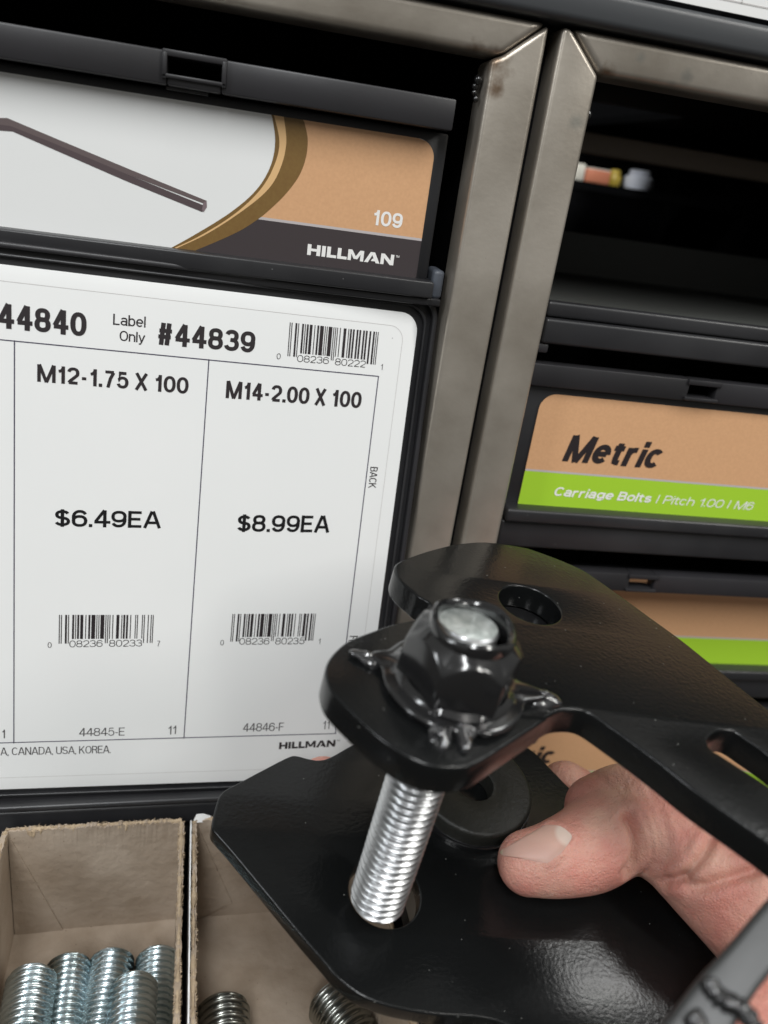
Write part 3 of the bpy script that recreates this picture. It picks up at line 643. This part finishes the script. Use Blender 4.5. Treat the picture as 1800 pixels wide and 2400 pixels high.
b = MB(); vs = [(1.0,173,-1),(2.2,170.2,-.2),(4.2,170.6,.3),(6.2,171.6,.3),(5.6,172.8,-.4),(2.6,172.0,-1.2)]; b.add(vs+[(x,y,z+.3) for x,y,z in vs], [(0,1,2,5),(5,2,3,4),(6,11,8,7),(11,10,9,8),(0,6,7,1),(1,7,8,2),(2,8,9,3),(3,9,10,4),(4,10,11,5),(5,11,6,0)])
b.build('torn_flap', M_paper, bxR, xf=dr)
# creased gusset triangles folded inside the boxes
def tri(b, a, c, e, off): b.add([a,c,e,(a[0],a[1],a[2]+off),(c[0],c[1],c[2]+off),(e[0],e[1],e[2]+off)], [(0,1,2),(3,5,4),(0,3,4,1),(1,4,5,2),(2,5,3,0)])
b = MB(); tri(b, (-46.1,173,-.9), (-46.1,211.5,-.9), (-33,211.5,-.9), .35); b.build('gusset', M_board, bxL, xf=dr)
b = MB(); tri(b, (2.4,173,-.9), (2.4,211.5,-.9), (14,205,-.9), .35); b.build('gusset', M_board, bxR, xf=dr)

# ------------------------------------------------------------------ threaded rods
def thread_rows(R, L, pitch, depth, nth, spp, cham=1.4, end=True, cham2=0):
    """cylinder with a real helical thread along +t from 0 to L"""
    rows = []; n = int(L/pitch*spp)
    for i in range(n+1):
        t = L*i/n; row = []
        for j in range(nth):
            ph = (t/pitch - j/nth) % 1.0; tri_ = abs(ph*2-1); tri_ = min(1,max(0,(tri_-0.10)/0.78)); tri_ = 0.5*tri_+0.5*tri_*tri_*(3-2*tri_)
            rr = R-depth*(1-tri_)
            rr = min(rr, R-cham+t*1.0 if t < cham else rr)
            if cham2: rr = min(rr, R-cham2+(L-t)*1.0)
            row.append((rr, 2*math.pi*j/nth, t))
        rows.append(row)
    return rows
def rod_mesh(name, R, L, pitch, mt, mend, axis, up, start, parent=None, nth=48, spp=8, base=None, cham=1.4, cham2=0, depth=None):
    axis = np.array(axis)/np.linalg.norm(axis); e1 = np.cross(axis, up); e1 /= np.linalg.norm(e1); e2 = np.cross(axis, e1); start = np.array(start)
    rows = thread_rows(R, L, pitch, depth or 0.58*pitch, nth, spp, cham, True, cham2); vs = []; fs = []
    for row in rows: vs += [start+axis*t+e1*(r_*math.cos(a))+e2*(r_*math.sin(a)) for r_, a, t in row]
    for i in range(len(rows)-1): fs += [(i*nth+j, i*nth+(j+1)%nth, (i+1)*nth+(j+1)%nth, (i+1)*nth+j) for j in range(nth)]
    nb = len(fs); fs += [tuple(range(nth)), tuple(range((len(rows)-1)*nth, len(rows)*nth))]
    o = mesh(name, vs, fs, [mt, mend], parent, base if base is not None else tuple(start+axis*L/2), smooth=60)
    for p in o.data.polygons:
        if len(p.vertices) > 4: p.material_index = 1
    return o
def at_y(x, yy, px_y):   # point on the ray through a pixel at height yy
    rr = ray(x, px_y); return rr*yy/rr[1]
protoL = None
ZAX = np.array([-math.sin(YAW)*1.0, 0, math.cos(YAW)])
specsL = [((163,2260),205.2,'zinc threaded bolt second from the left in the left cardboard box',(0.035,0.015),0.3),
          ((265,2248),205.2,'bluish zinc bolt in the middle of the left box, right behind the nearest bolt',(-0.045,0.02),1.9),
          ((371,2242),205.4,'zinc bolt against the right wall of the left cardboard box, by the black gap',(-0.03,0.0),2.7),
          ((75,2288),197.0,'zinc threaded bolt lying on top, leftmost of those in the left cardboard box',(0.02,0.02),4.0),
          ((314,2304),196.0,'zinc threaded bolt lying on top, nearest in front in the left cardboard box',(-0.02,0.02),5.2)]
def place(proto, p, tilt, roll, label, first):
    o = proto if first else proto.copy()
    if not first: C.objects.link(o)
    o.location = W(p); o.rotation_euler = (tilt[1], roll, YAW+tilt[0]); o['label'] = label
    return o
pr = rod_mesh('threaded_bolt', 6, 96, 1.75, M_zblue, M_zend, (0,0,-1), (0,1,0), (0,0,0), None, 40, 8, (0,0,0), cham=1.1)
tag(pr, '-', 'bolt', 'zinc bolts lying in the left cardboard box')
for i, (q, yy, lb, tl, rl) in enumerate(specsL): place(pr, at_y(q[0],yy,q[1]), tl, rl, lb, i == 0)
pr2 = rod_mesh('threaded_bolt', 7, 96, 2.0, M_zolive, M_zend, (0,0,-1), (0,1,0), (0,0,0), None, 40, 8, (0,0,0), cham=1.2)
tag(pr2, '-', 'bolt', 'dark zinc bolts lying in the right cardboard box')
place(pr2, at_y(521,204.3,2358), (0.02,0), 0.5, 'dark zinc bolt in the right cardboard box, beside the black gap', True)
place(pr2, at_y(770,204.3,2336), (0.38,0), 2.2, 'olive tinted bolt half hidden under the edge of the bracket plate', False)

# ------------------------------------------------------------------ the steel bracket
axis_c = np.array([-.236,.897,.378]); axis_c /= np.linalg.norm(axis_c)
AX = MW.T@axis_c; P0 = MW.T@np.array([-1.6,82.5,167.0])     # bolt tip and direction (towards the tip)
def on_axis(t): return P0-AX*t
nu = np.array([0.088,-0.99,-0.09]); nu /= np.linalg.norm(nu)
UP = Plane(on_axis(55.7), (1,0,0)-nu*nu[0], (0,0,1)-nu*nu[2])
nl = np.array([0.088,-0.987,-0.18]); nl /= np.linalg.norm(nl)
LP = Plane(on_axis(-4), (1,0,0)-nl*nl[0], (0,0,1)-nl*nl[2])
br = thing('steel_bracket', 'black steel bracket with a flange nut and zinc bolt, held in the hand', 'bracket', tuple(LP.p3(1100,2100)))
def k1(x,y): return (720+x/2.592, 1250+y/2.592)
def k2(x,y): return (1200+x/2.765, 1250+y/2.765)
def k3(x,y): return (1100+x/2.37, 1750+y/2.37)
def k4(x,y): return (450+x/2.212, 1700+y/2.212)
up_px = [k1(530,200),k1(560,170),k1(640,137),k1(750,100),k1(900,65),k1(1080,50),k1(1300,80),k2(150,110),k2(300,165),k2(450,230),k2(560,300),k2(700,400),k2(900,545),k2(1100,690),k2(1300,850),
         (1735,1610),(1800,1662),(1880,1730),(1990,1830),(2080,2120),(1960,2090),(1900,2052),(1800,1974),k3(1290,272),k2(1000,1520),k2(800,1370),k2(660,1270),k2(560,1200),k2(480,1155),k2(400,1142),k2(300,1152),k2(230,1190),
         k1(1450,1130),k1(1300,1230),k1(1200,1295),k1(1100,1360),k1(1000,1410),k1(870,1425),k1(750,1410),k1(600,1350),k1(450,1250),k1(300,1115),k1(160,975),k1(115,880),k1(115,800),k1(160,725),k1(250,650),k1(400,590),k1(520,550),k1(620,530),
         k1(720,500),k1(760,460),k1(740,420),k1(680,385),k1(640,350),k1(580,300),k1(540,250)]
hole = [UP.pix(*k1(1355,430))]; hc = hole[0]
def circ(c, r, n=48): return [(c[0]+r*math.cos(2*math.pi*i/n), c[1]+r*math.sin(2*math.pi*i/n)) for i in range(n)]
hr = (UP.pix(*k1(1560,500))[0]-UP.pix(*k1(1150,370))[0])/2
slot_px = [k2(1268,1345),k2(1285,1310),k2(1330,1280),k2(1390,1276),k2(1450,1290),k2(1550,1355),k2(1659,1430),(1900,1842),(1960,1900),(1930,1925),(1860,1885),k2(1659,1632),k2(1500,1530),k2(1360,1440),k2(1290,1395)]
up_o = plate('upper_plate', [spline([UP.pix(*q) for q in up_px],4), circ(hc, hr*.97), spline([UP.pix(*q) for q in slot_px],4)], UP, 6.2, 0.55, M_black, br)
lo_px = [k4(104,533),k4(108,480),k4(122,425),k4(140,370),k4(170,335),k4(240,297),k4(300,265),k4(370,228),k4(500,162),k4(545,156),k4(600,170),k4(660,178),k4(720,162),k4(830,100),
         (890,1712),(960,1690),(1060,1690),(1180,1720),k3(350,20),k3(450,118),k3(550,220),(1420,1930),(1560,2060),(1700,2180),(1860,2330),(1900,2480),(1750,2580),(1500,2600),(1300,2470),(1200,2408),k4(1500,1518),k4(1300,1504),
         k4(1150,1484),k4(1000,1450),k4(870,1398),k4(760,1316),k4(690,1235),k4(560,1085),k4(420,915),k4(290,757),k4(190,637),k4(135,576)]
bh = LP.pix(902,2089)
lw_o = plate('lower_plate', [spline([LP.pix(*q) for q in lo_px],4), circ(bh, 8.1)], LP, 4.2, 0.5, M_black, br)
# back web that joins the two plates off to the right
q0, q1 = UP.pt(*UP.pix(1960,1990)), LP.pt(*LP.pix(1890,2440))
# bolt
rod_mesh('bolt', 6, 69.9, 1.75, M_shank, M_zend, -AX, (1,0,0), P0, br, 64, 10, None, cham=1.0, cham2=0.25)
# flange nut
def nut_frame(a, b, h): return UP.pt(a, b, h)
ca, cb = 0.9, 0.0
def turned(rows, n=96, closed=True):
    vs = []; fs = []
    for fn in rows:
        for j in range(n):
            th = th0+2*math.pi*j/n; r_, h = fn(th); vs.append(nut_frame(ca+r_*math.cos(th), cb+r_*math.sin(th), h))
    for i in range(len(rows)-1): fs += [(i*n+j, i*n+(j+1)%n, (i+1)*n+(j+1)%n, (i+1)*n+j) for j in range(n)]
    return vs, fs
pc = np.array(UP.pix(*k1(960,1075)))     # the hexagon corner that points at the camera
th0 = math.atan2(pc[1], pc[0])
RF = 9.7; HN = 13.6
def hexr(th, R):
    a = (th-th0) % (math.pi/3)-math.pi/6; return R/math.cos(a)
def hx(k, h, soft=0.0):
    def fn(th):
        r_ = min(hexr(th, RF), RF*1.15); return (r_*k, h)
    return fn
def top_edge(th):
    r_ = min(hexr(th, RF), RF*1.15); return (r_, HN-1.1-(r_-RF)*1.7)
def mix(f1, f2, t):
    def fn(th): a, b_ = f1(th); c, d_ = f2(th); return (a+(c-a)*t, b_+(d_-b_)*t)
    return fn
inner_top = lambda th: (7.9, HN-.15)
rows = [hx(1.05,2.0), hx(1.0,2.5), lambda th: (top_edge(th)[0], max(3.2,top_edge(th)[1]-.5)), lambda th:(top_edge(th)[0]*.985, top_edge(th)[1]), mix(top_edge, inner_top, .35), mix(top_edge, inner_top, .7), inner_top,
        lambda th: (8.0, HN+.9), lambda th: (7.8, HN+1.7+.45*math.cos(3*(th-th0)+1)), lambda th: (7.3, HN+2.1+.45*math.cos(3*(th-th0)+1)), lambda th: (6.8, HN+1.9+.4*math.cos(3*(th-th0)+1)), lambda th: (6.4, HN+1.2), lambda th: (6.3, HN+.3), lambda th:(6.25,HN-2)]
v, fs = turned(rows, 144); b = MB(); b.add(v, fs); nut = b.build('flange_nut', M_gloss, br, smooth=38)
blobs = [k1(352,770), k1(805,1215), k1(950,1235), k1(1418,1020)]
bang = [math.atan2(UP.pix(*q)[1], UP.pix(*q)[0]) for q in blobs]; brad = [np.hypot(*UP.pix(*q)) for q in blobs]
def flr(th):
    r_ = 13.2
    for a, R_2 in zip(bang, brad):
        dd = (th-a+math.pi) % (2*math.pi)-math.pi; r_ += (R_2-13.2)*math.exp(-(dd/0.13)**2)
    return r_
rows = [lambda th: (flr(th)-.5, 0.02), lambda th: (flr(th)-.2, .9), lambda th: (flr(th)+.25, 1.2), lambda th: (flr(th)+.3, 1.6), lambda th: (flr(th)+.0, 1.9), lambda th: (flr(th)-.7, 1.95), lambda th: (min(flr(th)*.86,13), 2.2), lambda th: (11.3, 2.6), lambda th: (10.0, 3.3)]
v, fs = turned(rows, 180); b = MB(); b.add(v, fs); fl = b.build('flange', M_gloss, nut, smooth=70)
for i, (q, seed) in enumerate(zip(blobs, (1,5,9,14,20))):
    a, c = UP.pix(*q); bm = bmesh.new(); bmesh.ops.create_icosphere(bm, subdivisions=4, radius=1.0); vs = []
    rad = math.atan2(c, a); 
    for v_ in bm.verts:
        n_ = noise.noise(v_.co*.9+Vector((seed,0,0)))*.6; s_ = 1+n_
        x_, y_, z_ = v_.co.x*3.4*s_, v_.co.y*1.9*s_, v_.co.z*1.7*s_
        vs.append(UP.pt(a+x_*math.cos(rad)-y_*math.sin(rad), c+x_*math.sin(rad)+y_*math.cos(rad), .5+z_))
    fs = [tuple(v_.index for v_ in f_.verts) for f_ in bm.faces]; bm.free()
    mesh('weld_blob', vs, fs, M_weld, nut, smooth=180)
# socket under the upper plate's round hole
def upring(rows, c, n=64):
    vs = [UP.pt(c[0]+r_*math.cos(2*math.pi*j/n), c[1]+r_*math.sin(2*math.pi*j/n), h) for r_, h in rows for j in range(n)]
    return vs, [(i*n+j, i*n+(j+1)%n, (i+1)*n+(j+1)%n, (i+1)*n+j) for i in range(len(rows)-1) for j in range(n)]+[tuple(range((len(rows)-1)*n, len(rows)*n))]
v, fs = upring([(hr+1.6,-6.3),(hr+1.6,-19),(hr*.5,-19.5),(hr*.5,-18.2),(hr*.98,-18),(hr*.99,-6.3)], hc); b = MB(); b.add(v, fs); b.build('socket', M_gloss, br, smooth=50)
# round spacer on the lower plate
sc = LP.pix(1112,1832,5.2); SP = LP
def ring(rows, c, n=96):
    vs = []; fs = []
    for r_, h in rows:
        for j in range(n):
            th = 2*math.pi*j/n; k = r_
            vs.append(SP.pt(c[0]+k*math.cos(th), c[1]+k*math.sin(th), h))
    for i in range(len(rows)-1): fs += [(i*n+j, i*n+(j+1)%n, (i+1)*n+(j+1)%n, (i+1)*n+j) for j in range(n)]
    return vs, fs
v, fs = ring([(15.0,0.05),(15.2,1.0),(15.2,4.4),(14.9,5.0),(14.2,5.25),(9,5.1),(5.8,5.1),(5.2,4.7),(5.2,.1)], sc); b = MB(); b.add(v, fs); spc = b.build('spacer', M_rubber, br, smooth=50)
v, fs = ring([(15.9,0.05),(15.9,.9),(15.3,1.2),(14.9,1.2)], sc); b = MB(); b.add(v, fs); b.build('paint_bead', M_gloss, spc, smooth=60)
# near strap at the lower right with its weld
q_ = MW.T@(np.array([(1740-900)/F,(2280-1200)/F,1])*112)
lv = np.array([-250,CAMH-2900,-750.0])-q_; lv /= np.linalg.norm(lv); sn = lv-q_/np.linalg.norm(q_); sn /= np.linalg.norm(sn)
su = np.array([.80,-.15,.58]); su -= sn*(su@sn); SQ = Plane(q_, su, np.cross(su, sn))
st_px = [(1712,2212),(1800,2108),(1900,2010),(2000,2060),(1900,2180),(1800,2292),(1742,2375),(1690,2460),(1560,2560),(1440,2520),(1500,2450),(1560,2392),(1640,2290)]
plate('near_strap', [spline([SQ.pix(*q) for q in st_px],4)], SQ, 5.0, 0.9, M_strap, br)
def bead(name, pts, pl_, r_, mt, parent, h=0.3, n=60):
    path = spline([pl_.pix(*q) for q in pts], 14, False); vs = []; fs = []; m_ = 12
    for i, p in enumerate(path):
        q = path[min(i+1,len(path)-1)]-path[max(i-1,0)]; q = q/np.linalg.norm(q); nn = np.array([-q[1],q[0]])
        e = min(1, min(i,len(path)-1-i)/4+.15); rr = r_*e*(1+.28*noise.noise(Vector((i*.35,0,2)))+.1*math.sin(i*1.1))
        for j in range(m_):
            a = 2*math.pi*j/m_; c = p+nn*rr*1.2*math.cos(a); vs.append(pl_.pt(c[0], c[1], h+rr*math.sin(a)))
    for i in range(len(path)-1): fs += [(i*m_+j, i*m_+(j+1)%m_, (i+1)*m_+(j+1)%m_, (i+1)*m_+j) for j in range(m_)]
    fs += [tuple(range(m_)), tuple(range((len(path)-1)*m_, len(path)*m_))]
    return mesh(name, vs, fs, mt, parent, smooth=180)
bead('weld_bead', [(1660,2290),(1668,2318),(1695,2345),(1738,2365),(1775,2420)], SQ, 1.15, M_gloss, br)
bead('weld_bead', [(1615,2372),(1632,2400),(1640,2450)], SQ, 1.3, M_gloss, br)

# lamp over the next aisle, mirrored in the lower plate
def mirrored(x, y, dist):
    q = LP.p3(x, y); e = ray(x, y); e /= np.linalg.norm(e); return W(q+(e-2*(e@LP.n)*LP.n)*dist)
l0, l1, l2 = mirrored(1340,2192,1300), mirrored(1665,2215,1300), mirrored(1520,2490,1300)
ex = (l1-l0); sx = ex.length; ex.normalize(); ey = (l2-l0); ey -= ex*ey.dot(ex); sy = ey.length; ey.normalize(); ez = ex.cross(ey)
tgt = W(LP.p3(1478,2290)); cen = l0+ex*sx/2+ey*sy/2
if ez.dot(cen-tgt) < 0: ex = -ex; ez = ex.cross(ey)
lm = area('ceiling_light', cen, tgt, sx, sy, 1.9, (1,1,0.98))
lm.rotation_euler = Matrix(((ex.x,ey.x,ez.x),(ex.y,ey.y,ez.y),(ex.z,ey.z,ez.z))).to_euler()

# ------------------------------------------------------------------ the hand
sk = mat('skin', (0.66,0.385,0.29), 0.46, spec=0.4, sss=0.25)
nt = sk.node_tree; p = nt.nodes['Principled BSDF']; tc = nt.nodes['Texture Coordinate']
n1 = nt.nodes.new('ShaderNodeTexNoise'); n1.inputs['Scale'].default_value = 75; n1.inputs['Detail'].default_value = 5; nt.links.new(tc.outputs['Object'], n1.inputs['Vector'])
cr = nt.nodes.new('ShaderNodeValToRGB'); e = cr.color_ramp.elements; e[0].position = .40; e[0].color = (0.58,0.25,0.20,1); e[1].position = .64; e[1].color = (0.65,0.375,0.29,1)
nt.links.new(n1.outputs['Fac'], cr.inputs['Fac']); nt.links.new(cr.outputs['Color'], p.inputs['Base Color'])
v1 = nt.nodes.new('ShaderNodeTexVoronoi'); v1.inputs['Scale'].default_value = 1500; v1.feature = 'DISTANCE_TO_EDGE'; nt.links.new(tc.outputs['Object'], v1.inputs['Vector'])
n2 = nt.nodes.new('ShaderNodeTexNoise'); n2.inputs['Scale'].default_value = 900; n2.inputs['Detail'].default_value = 6; nt.links.new(tc.outputs['Object'], n2.inputs['Vector'])
ad = nt.nodes.new('ShaderNodeMath'); ad.operation = 'MULTIPLY_ADD'; ad.inputs[1].default_value = 0.6; nt.links.new(v1.outputs['Distance'], ad.inputs[0]); nt.links.new(n2.outputs['Fac'], ad.inputs[2])
bp = nt.nodes.new('ShaderNodeBump'); bp.inputs['Strength'].default_value = 0.9; bp.inputs['Distance'].default_value = 0.0004
nt.links.new(ad.outputs[0], bp.inputs['Height']); nt.links.new(bp.outputs['Normal'], p.inputs['Normal'])

def H(x, y, h): return LP.p3(x, y, h)
chains = [  # (pixel x, pixel y, height over the lower plate mm, radius mm)
 [(1240,2022,7.6,7.3),(1300,2013,9.0,8.5),(1375,1988,10.2,10.0),(1440,1945,11.5,11.0),(1510,1945,13,10.4),(1580,1985,14,10.2),(1660,2050,14,11.5),(1760,2130,12,13.5),(1880,2220,9,17)],
 [(1400,1895,12,8.0),(1470,1880,14,9.4),(1560,1900,15,10.0),(1680,1980,13,12),(1800,2070,10,15),(1880,2160,5,18)],
 # index finger under the plate, seen past its far edge
 [(1325,1846,-12.5,7.6),(1400,1900,-13,8.2),(1500,1980,-14,8.6),(1640,2080,-15,10),(1800,2200,-15,13),(1900,2280,-8,17)],
 # middle finger under the plate, its tip past the left edge
 [(757,1838,-12.0,7.2),(830,1870,-13,7.8),(960,1930,-14,8.2),(1150,2010,-15,8.6),(1350,2110,-17,9.2),(1560,2210,-19,10.5),(1800,2320,-18,13),(1950,2400,-10,17)],
 [(1772,2460,16,9),(1800,2400,15,11),(1860,2330,10,15),(1920,2250,5,18)],
 [(1900,2200,2,20),(1960,2330,-2,22),(2050,2480,-4,24),(2150,2640,-6,25)],
]
hm = MB()
def tube(pts):
    """a run of overlapping ellipsoids dense enough to remesh as one limb"""
    P = [np.array(list(H(x,y,h))+[r_]) for x,y,h,r_ in pts]; path = spline(P, 5, False); n = 20; vs = []; fs = []
    path = np.array(path); L = len(path)
    caps = []
    def basis(i):
        t = path[min(i+1,L-1)][:3]-path[max(i-1,0)][:3]; t /= np.linalg.norm(t); a = np.cross(t, LP.n); a /= np.linalg.norm(a); return t, a, np.cross(a, t)
    rows = []
    t, a, c = basis(0)
    for k in range(1,7): q = k/7*math.pi/2; rows.append((path[0][:3]-t*path[0][3]*math.cos(q), path[0][3]*math.sin(q), a, c))
    for i in range(L): t, a, c = basis(i); rows.append((path[i][:3], path[i][3], a, c))
    for k in range(6,0,-1): q = k/7*math.pi/2; rows.append((path[-1][:3]+t*path[-1][3]*math.cos(q), path[-1][3]*math.sin(q), a, c))
    for o_, r_, a, c in rows: vs += [o_+a*r_*math.cos(2*math.pi*j/n)+c*r_*math.sin(2*math.pi*j/n) for j in range(n)]
    for i in range(len(rows)-1): fs += [(i*n+j, i*n+(j+1)%n, (i+1)*n+(j+1)%n, (i+1)*n+j) for j in range(n)]
    fs += [tuple(range(n)), tuple(range((len(rows)-1)*n, len(rows)*n))]; hm.add(vs, fs)
for c in chains: tube(c)
hand = mesh('person', hm.v, hm.f, sk, None, tuple(H(1900,2300,0)))
md = hand.modifiers.new('r', 'REMESH'); md.mode = 'VOXEL'; md.voxel_size = 0.0006
ms = hand.modifiers.new('s', 'SMOOTH'); ms.iterations = 14; ms.factor = 0.5
dg = bpy.context.evaluated_depsgraph_get(); me = bpy.data.meshes.new_from_object(hand.evaluated_get(dg)); hand.modifiers.clear(); hand.data = me
# sculpt: folds at the joint, the crease under it, fine knuckle wrinkles and the nail bed
def seg_dist(P, poly):
    best = np.full(len(P), 1e9); side = np.zeros(len(P))
    for a, b_ in zip(poly[:-1], poly[1:]):
        a = np.array(a, float); b_ = np.array(b_, float); ab = b_-a; t = np.clip(((P-a)@ab)/(ab@ab), 0, 1); pr_ = a+t[:,None]*ab; dd = np.linalg.norm(P-pr_, axis=1)
        best = np.minimum(best, dd)
    return best
co_ = np.empty(len(me.vertices)*3); me.vertices.foreach_get('co', co_); co_ = co_.reshape(-1,3)+np.array(hand.location)
nr_ = np.empty(len(me.vertices)*3); me.vertices.foreach_get('normal', nr_); nr_ = nr_.reshape(-1,3)
wk = np.stack([co_[:,0]*1000, CAMH-co_[:,2]*1000, co_[:,1]*1000], 1); nw = np.stack([nr_[:,0], -nr_[:,2], nr_[:,1]], 1)
cc = wk@MW.T; pxx = cc[:,:2]/cc[:,2:3]*F+np.array([900,1200])
facing = np.clip(-(nw*wk).sum(1)/np.linalg.norm(wk,axis=1)*2.5, 0, 1); above = ((wk-LP.o)@LP.n) > 0
disp = np.zeros(len(wk))
def crease(pts, depth, width, lip=0.0):
    dd = seg_dist(pxx, [tuple(q) for q in spline([k3(*q) for q in pts], 6, False)])
    global disp
    disp -= depth*np.exp(-(dd/width)**2)
    if lip: disp += lip*np.exp(-((dd-width*2.4)/(width*1.4))**2)
crease([(880,395),(905,430),(935,500),(942,580),(925,650),(885,705)], 2.6, 12, 0.3)
crease([(1000,240),(1050,330),(1090,450),(1100,560),(1080,650),(1050,735)], .5, 13, .05)
crease([(940,250),(1000,340),(1040,450),(1055,560),(1035,650)], .4, 9)
crease([(960,380),(1005,480),(1015,590),(990,690)], .5, 6)
crease([(640,130),(720,165),(800,230),(860,300)], .25, 10)
crease([(780,150),(850,220),(910,290)], .15, 6)
crease([(1345,510),(1310,580),(1260,640),(1190,720),(1100,745)], 1.5, 11, .4)
crease([(1190,735),(1240,775),(1330,770),(1450,730),(1590,685)], 1.5, 14, .4)
crease([(1150,420),(1200,520),(1200,620)], .14, 7)
crease([(560,300),(640,320),(740,310)], .10, 8)
crease([(690,590),(790,555),(890,540)], .10, 5)
crease([(840,170),(865,215),(850,260)], .10, 5)
for k in range(16):      # fine parallel wrinkles over the joint
    x0_ = 905+k*19; crease([(x0_-60,200+k*9),(x0_,330+k*8),(x0_+25,470+k*5),(x0_+5,600)], .07, 3.2)
# nail fold
nail_poly = [k3(175,575),k3(420,432),k3(500,440),k3(560,480),k3(572,512),k3(500,590),k3(430,650),k3(300,640),k3(195,608)]
dd = seg_dist(pxx, nail_poly+[nail_poly[0]]); edge = [k3(420,420),k3(500,430),k3(570,470),k3(588,515),k3(520,590),k3(440,655)]
de = seg_dist(pxx, edge); disp += .45*np.exp(-(de/9)**2)
wk2 = wk+nw*(disp*facing*above)[:,None]
out = np.stack([wk2[:,0]/1000, wk2[:,2]/1000, (CAMH-wk2[:,1])/1000], 1)-np.array(hand.location)
me.vertices.foreach_set('co', out.reshape(-1)); me.update(); me.shade_smooth(); me.materials.clear(); me.materials.append(sk)
tag(hand, "bare hand with its thumb pressed on the black bracket's lower plate", 'hand')
# thumbnail: a curved plate laid over the nail bed
bvh = BVHTree.FromPolygons([Vector(v) for v in (out+np.array(hand.location))], [tuple(p.vertices) for p in me.polygons])
nA = spline([k3(182,572),k3(300,500),k3(418,434)],10,False); nB = spline([k3(190,605),k3(320,640),k3(432,648)],10,False)
tipc = k3(168,590); root = spline([k3(418,434),k3(500,440),k3(558,480),k3(566,512),k3(510,590),k3(432,648)],10,False)
NU, NV = 26, 18; vs = []; okk = []
camp = Vector((0,0,CAMH/1000))
rootp = [root[int(round(j/NV*(len(root)-1)))] for j in range(NV+1)]
tipl = spline([nA[0], (k3(168,590)), nB[0]], 9, False); tipp = [tipl[int(round(j/NV*(len(tipl)-1)))] for j in range(NV+1)]
for i in range(NU+1):
    s = i/NU
    a = nA[0]+(nA[-1]-nA[0])*s; b_ = nB[0]+(nB[-1]-nB[0])*s
    for j in range(NV+1):
        t = j/NV; lin = tipp[j]*(1-s)+rootp[j]*s
        sag = np.array([0,0])
        q = lin; rr = ray(q[0], q[1]); dirv = Vector((rr[0], rr[2], -rr[1])).normalized()
        hit = bvh.ray_cast(camp, dirv)
        vs.append([hit[0], dirv])
last = None
for q in vs:
    if q[0] is None: q[0] = last if last else W(H(1260,2000,14))
    last = q[0]
nv = []
for i in range(NU+1):
    for j in range(NV+1):
        h_, dv = vs[i*(NV+1)+j]; lift = 0.00035*(1-0.9*(i/NU)**3)*(1 if 0 < j < NV else .3); q = h_-dv*lift; nv.append((q.x*1000, CAMH-q.z*1000, q.y*1000))
n_ = len(nv); low = [tuple(np.array(q)+np.array([vs[i][1].x, -vs[i][1].z, vs[i][1].y])*.9) for i, q in enumerate(nv)]
idx = lambda i, j: i*(NV+1)+j
fs = [(idx(i,j),idx(i,j+1),idx(i+1,j+1),idx(i+1,j)) for i in range(NU) for j in range(NV)]; fs += [tuple(n_+k for k in reversed(f_)) for f_ in fs[:]]
bd = [idx(0,j) for j in range(NV)]+[idx(i,NV) for i in range(NU)]+[idx(NU,j) for j in range(NV,0,-1)]+[idx(i,0) for i in range(NU,0,-1)]
fs += [(bd[k], bd[(k+1)%len(bd)], bd[(k+1)%len(bd)]+n_, bd[k]+n_) for k in range(len(bd))]
M_nail = mat('nail', (0.58,0.37,0.30), 0.5, spec=0.5, var=(45,(0.56,0.33,0.27),0.35,0.6), sss=0.15)
nt = M_nail.node_tree; p = nt.nodes['Principled BSDF']; g = nt.nodes.new('ShaderNodeNewGeometry')     # pale half moon at the root, yellowish free edge at the tip
for (px_, py_), rad, col in ((k3(560,478), 3.2, (0.70,0.56,0.48)), (k3(168,592), 1.9, (0.66,0.56,0.40))):
    h_ = bvh.ray_cast(camp, Vector((ray(px_,py_)[0], ray(px_,py_)[2], -ray(px_,py_)[1])).normalized())[0]
    if h_ is None: continue
    d_ = nt.nodes.new('ShaderNodeVectorMath'); d_.operation = 'DISTANCE'; nt.links.new(g.outputs['Position'], d_.inputs[0]); d_.inputs[1].default_value = h_
    r_ = nt.nodes.new('ShaderNodeMapRange'); r_.inputs['From Min'].default_value = rad*.85/1000; r_.inputs['From Max'].default_value = rad*1.15/1000; r_.inputs['To Min'].default_value = 0.8; r_.inputs['To Max'].default_value = 0; nt.links.new(d_.outputs['Value'], r_.inputs['Value'])
    mx = nt.nodes.new('ShaderNodeMix'); mx.data_type = 'RGBA'; nt.links.new(p.inputs['Base Color'].links[0].from_socket, mx.inputs[6]); mx.inputs[7].default_value = (*col,1)
    nt.links.new(r_.outputs[0], mx.inputs[0]); nt.links.new(mx.outputs[2], p.inputs['Base Color'])
hand_loc = hand.location
mesh('thumbnail', nv+low, fs, M_nail, hand, smooth=50)

scn.render.engine = 'CYCLES'
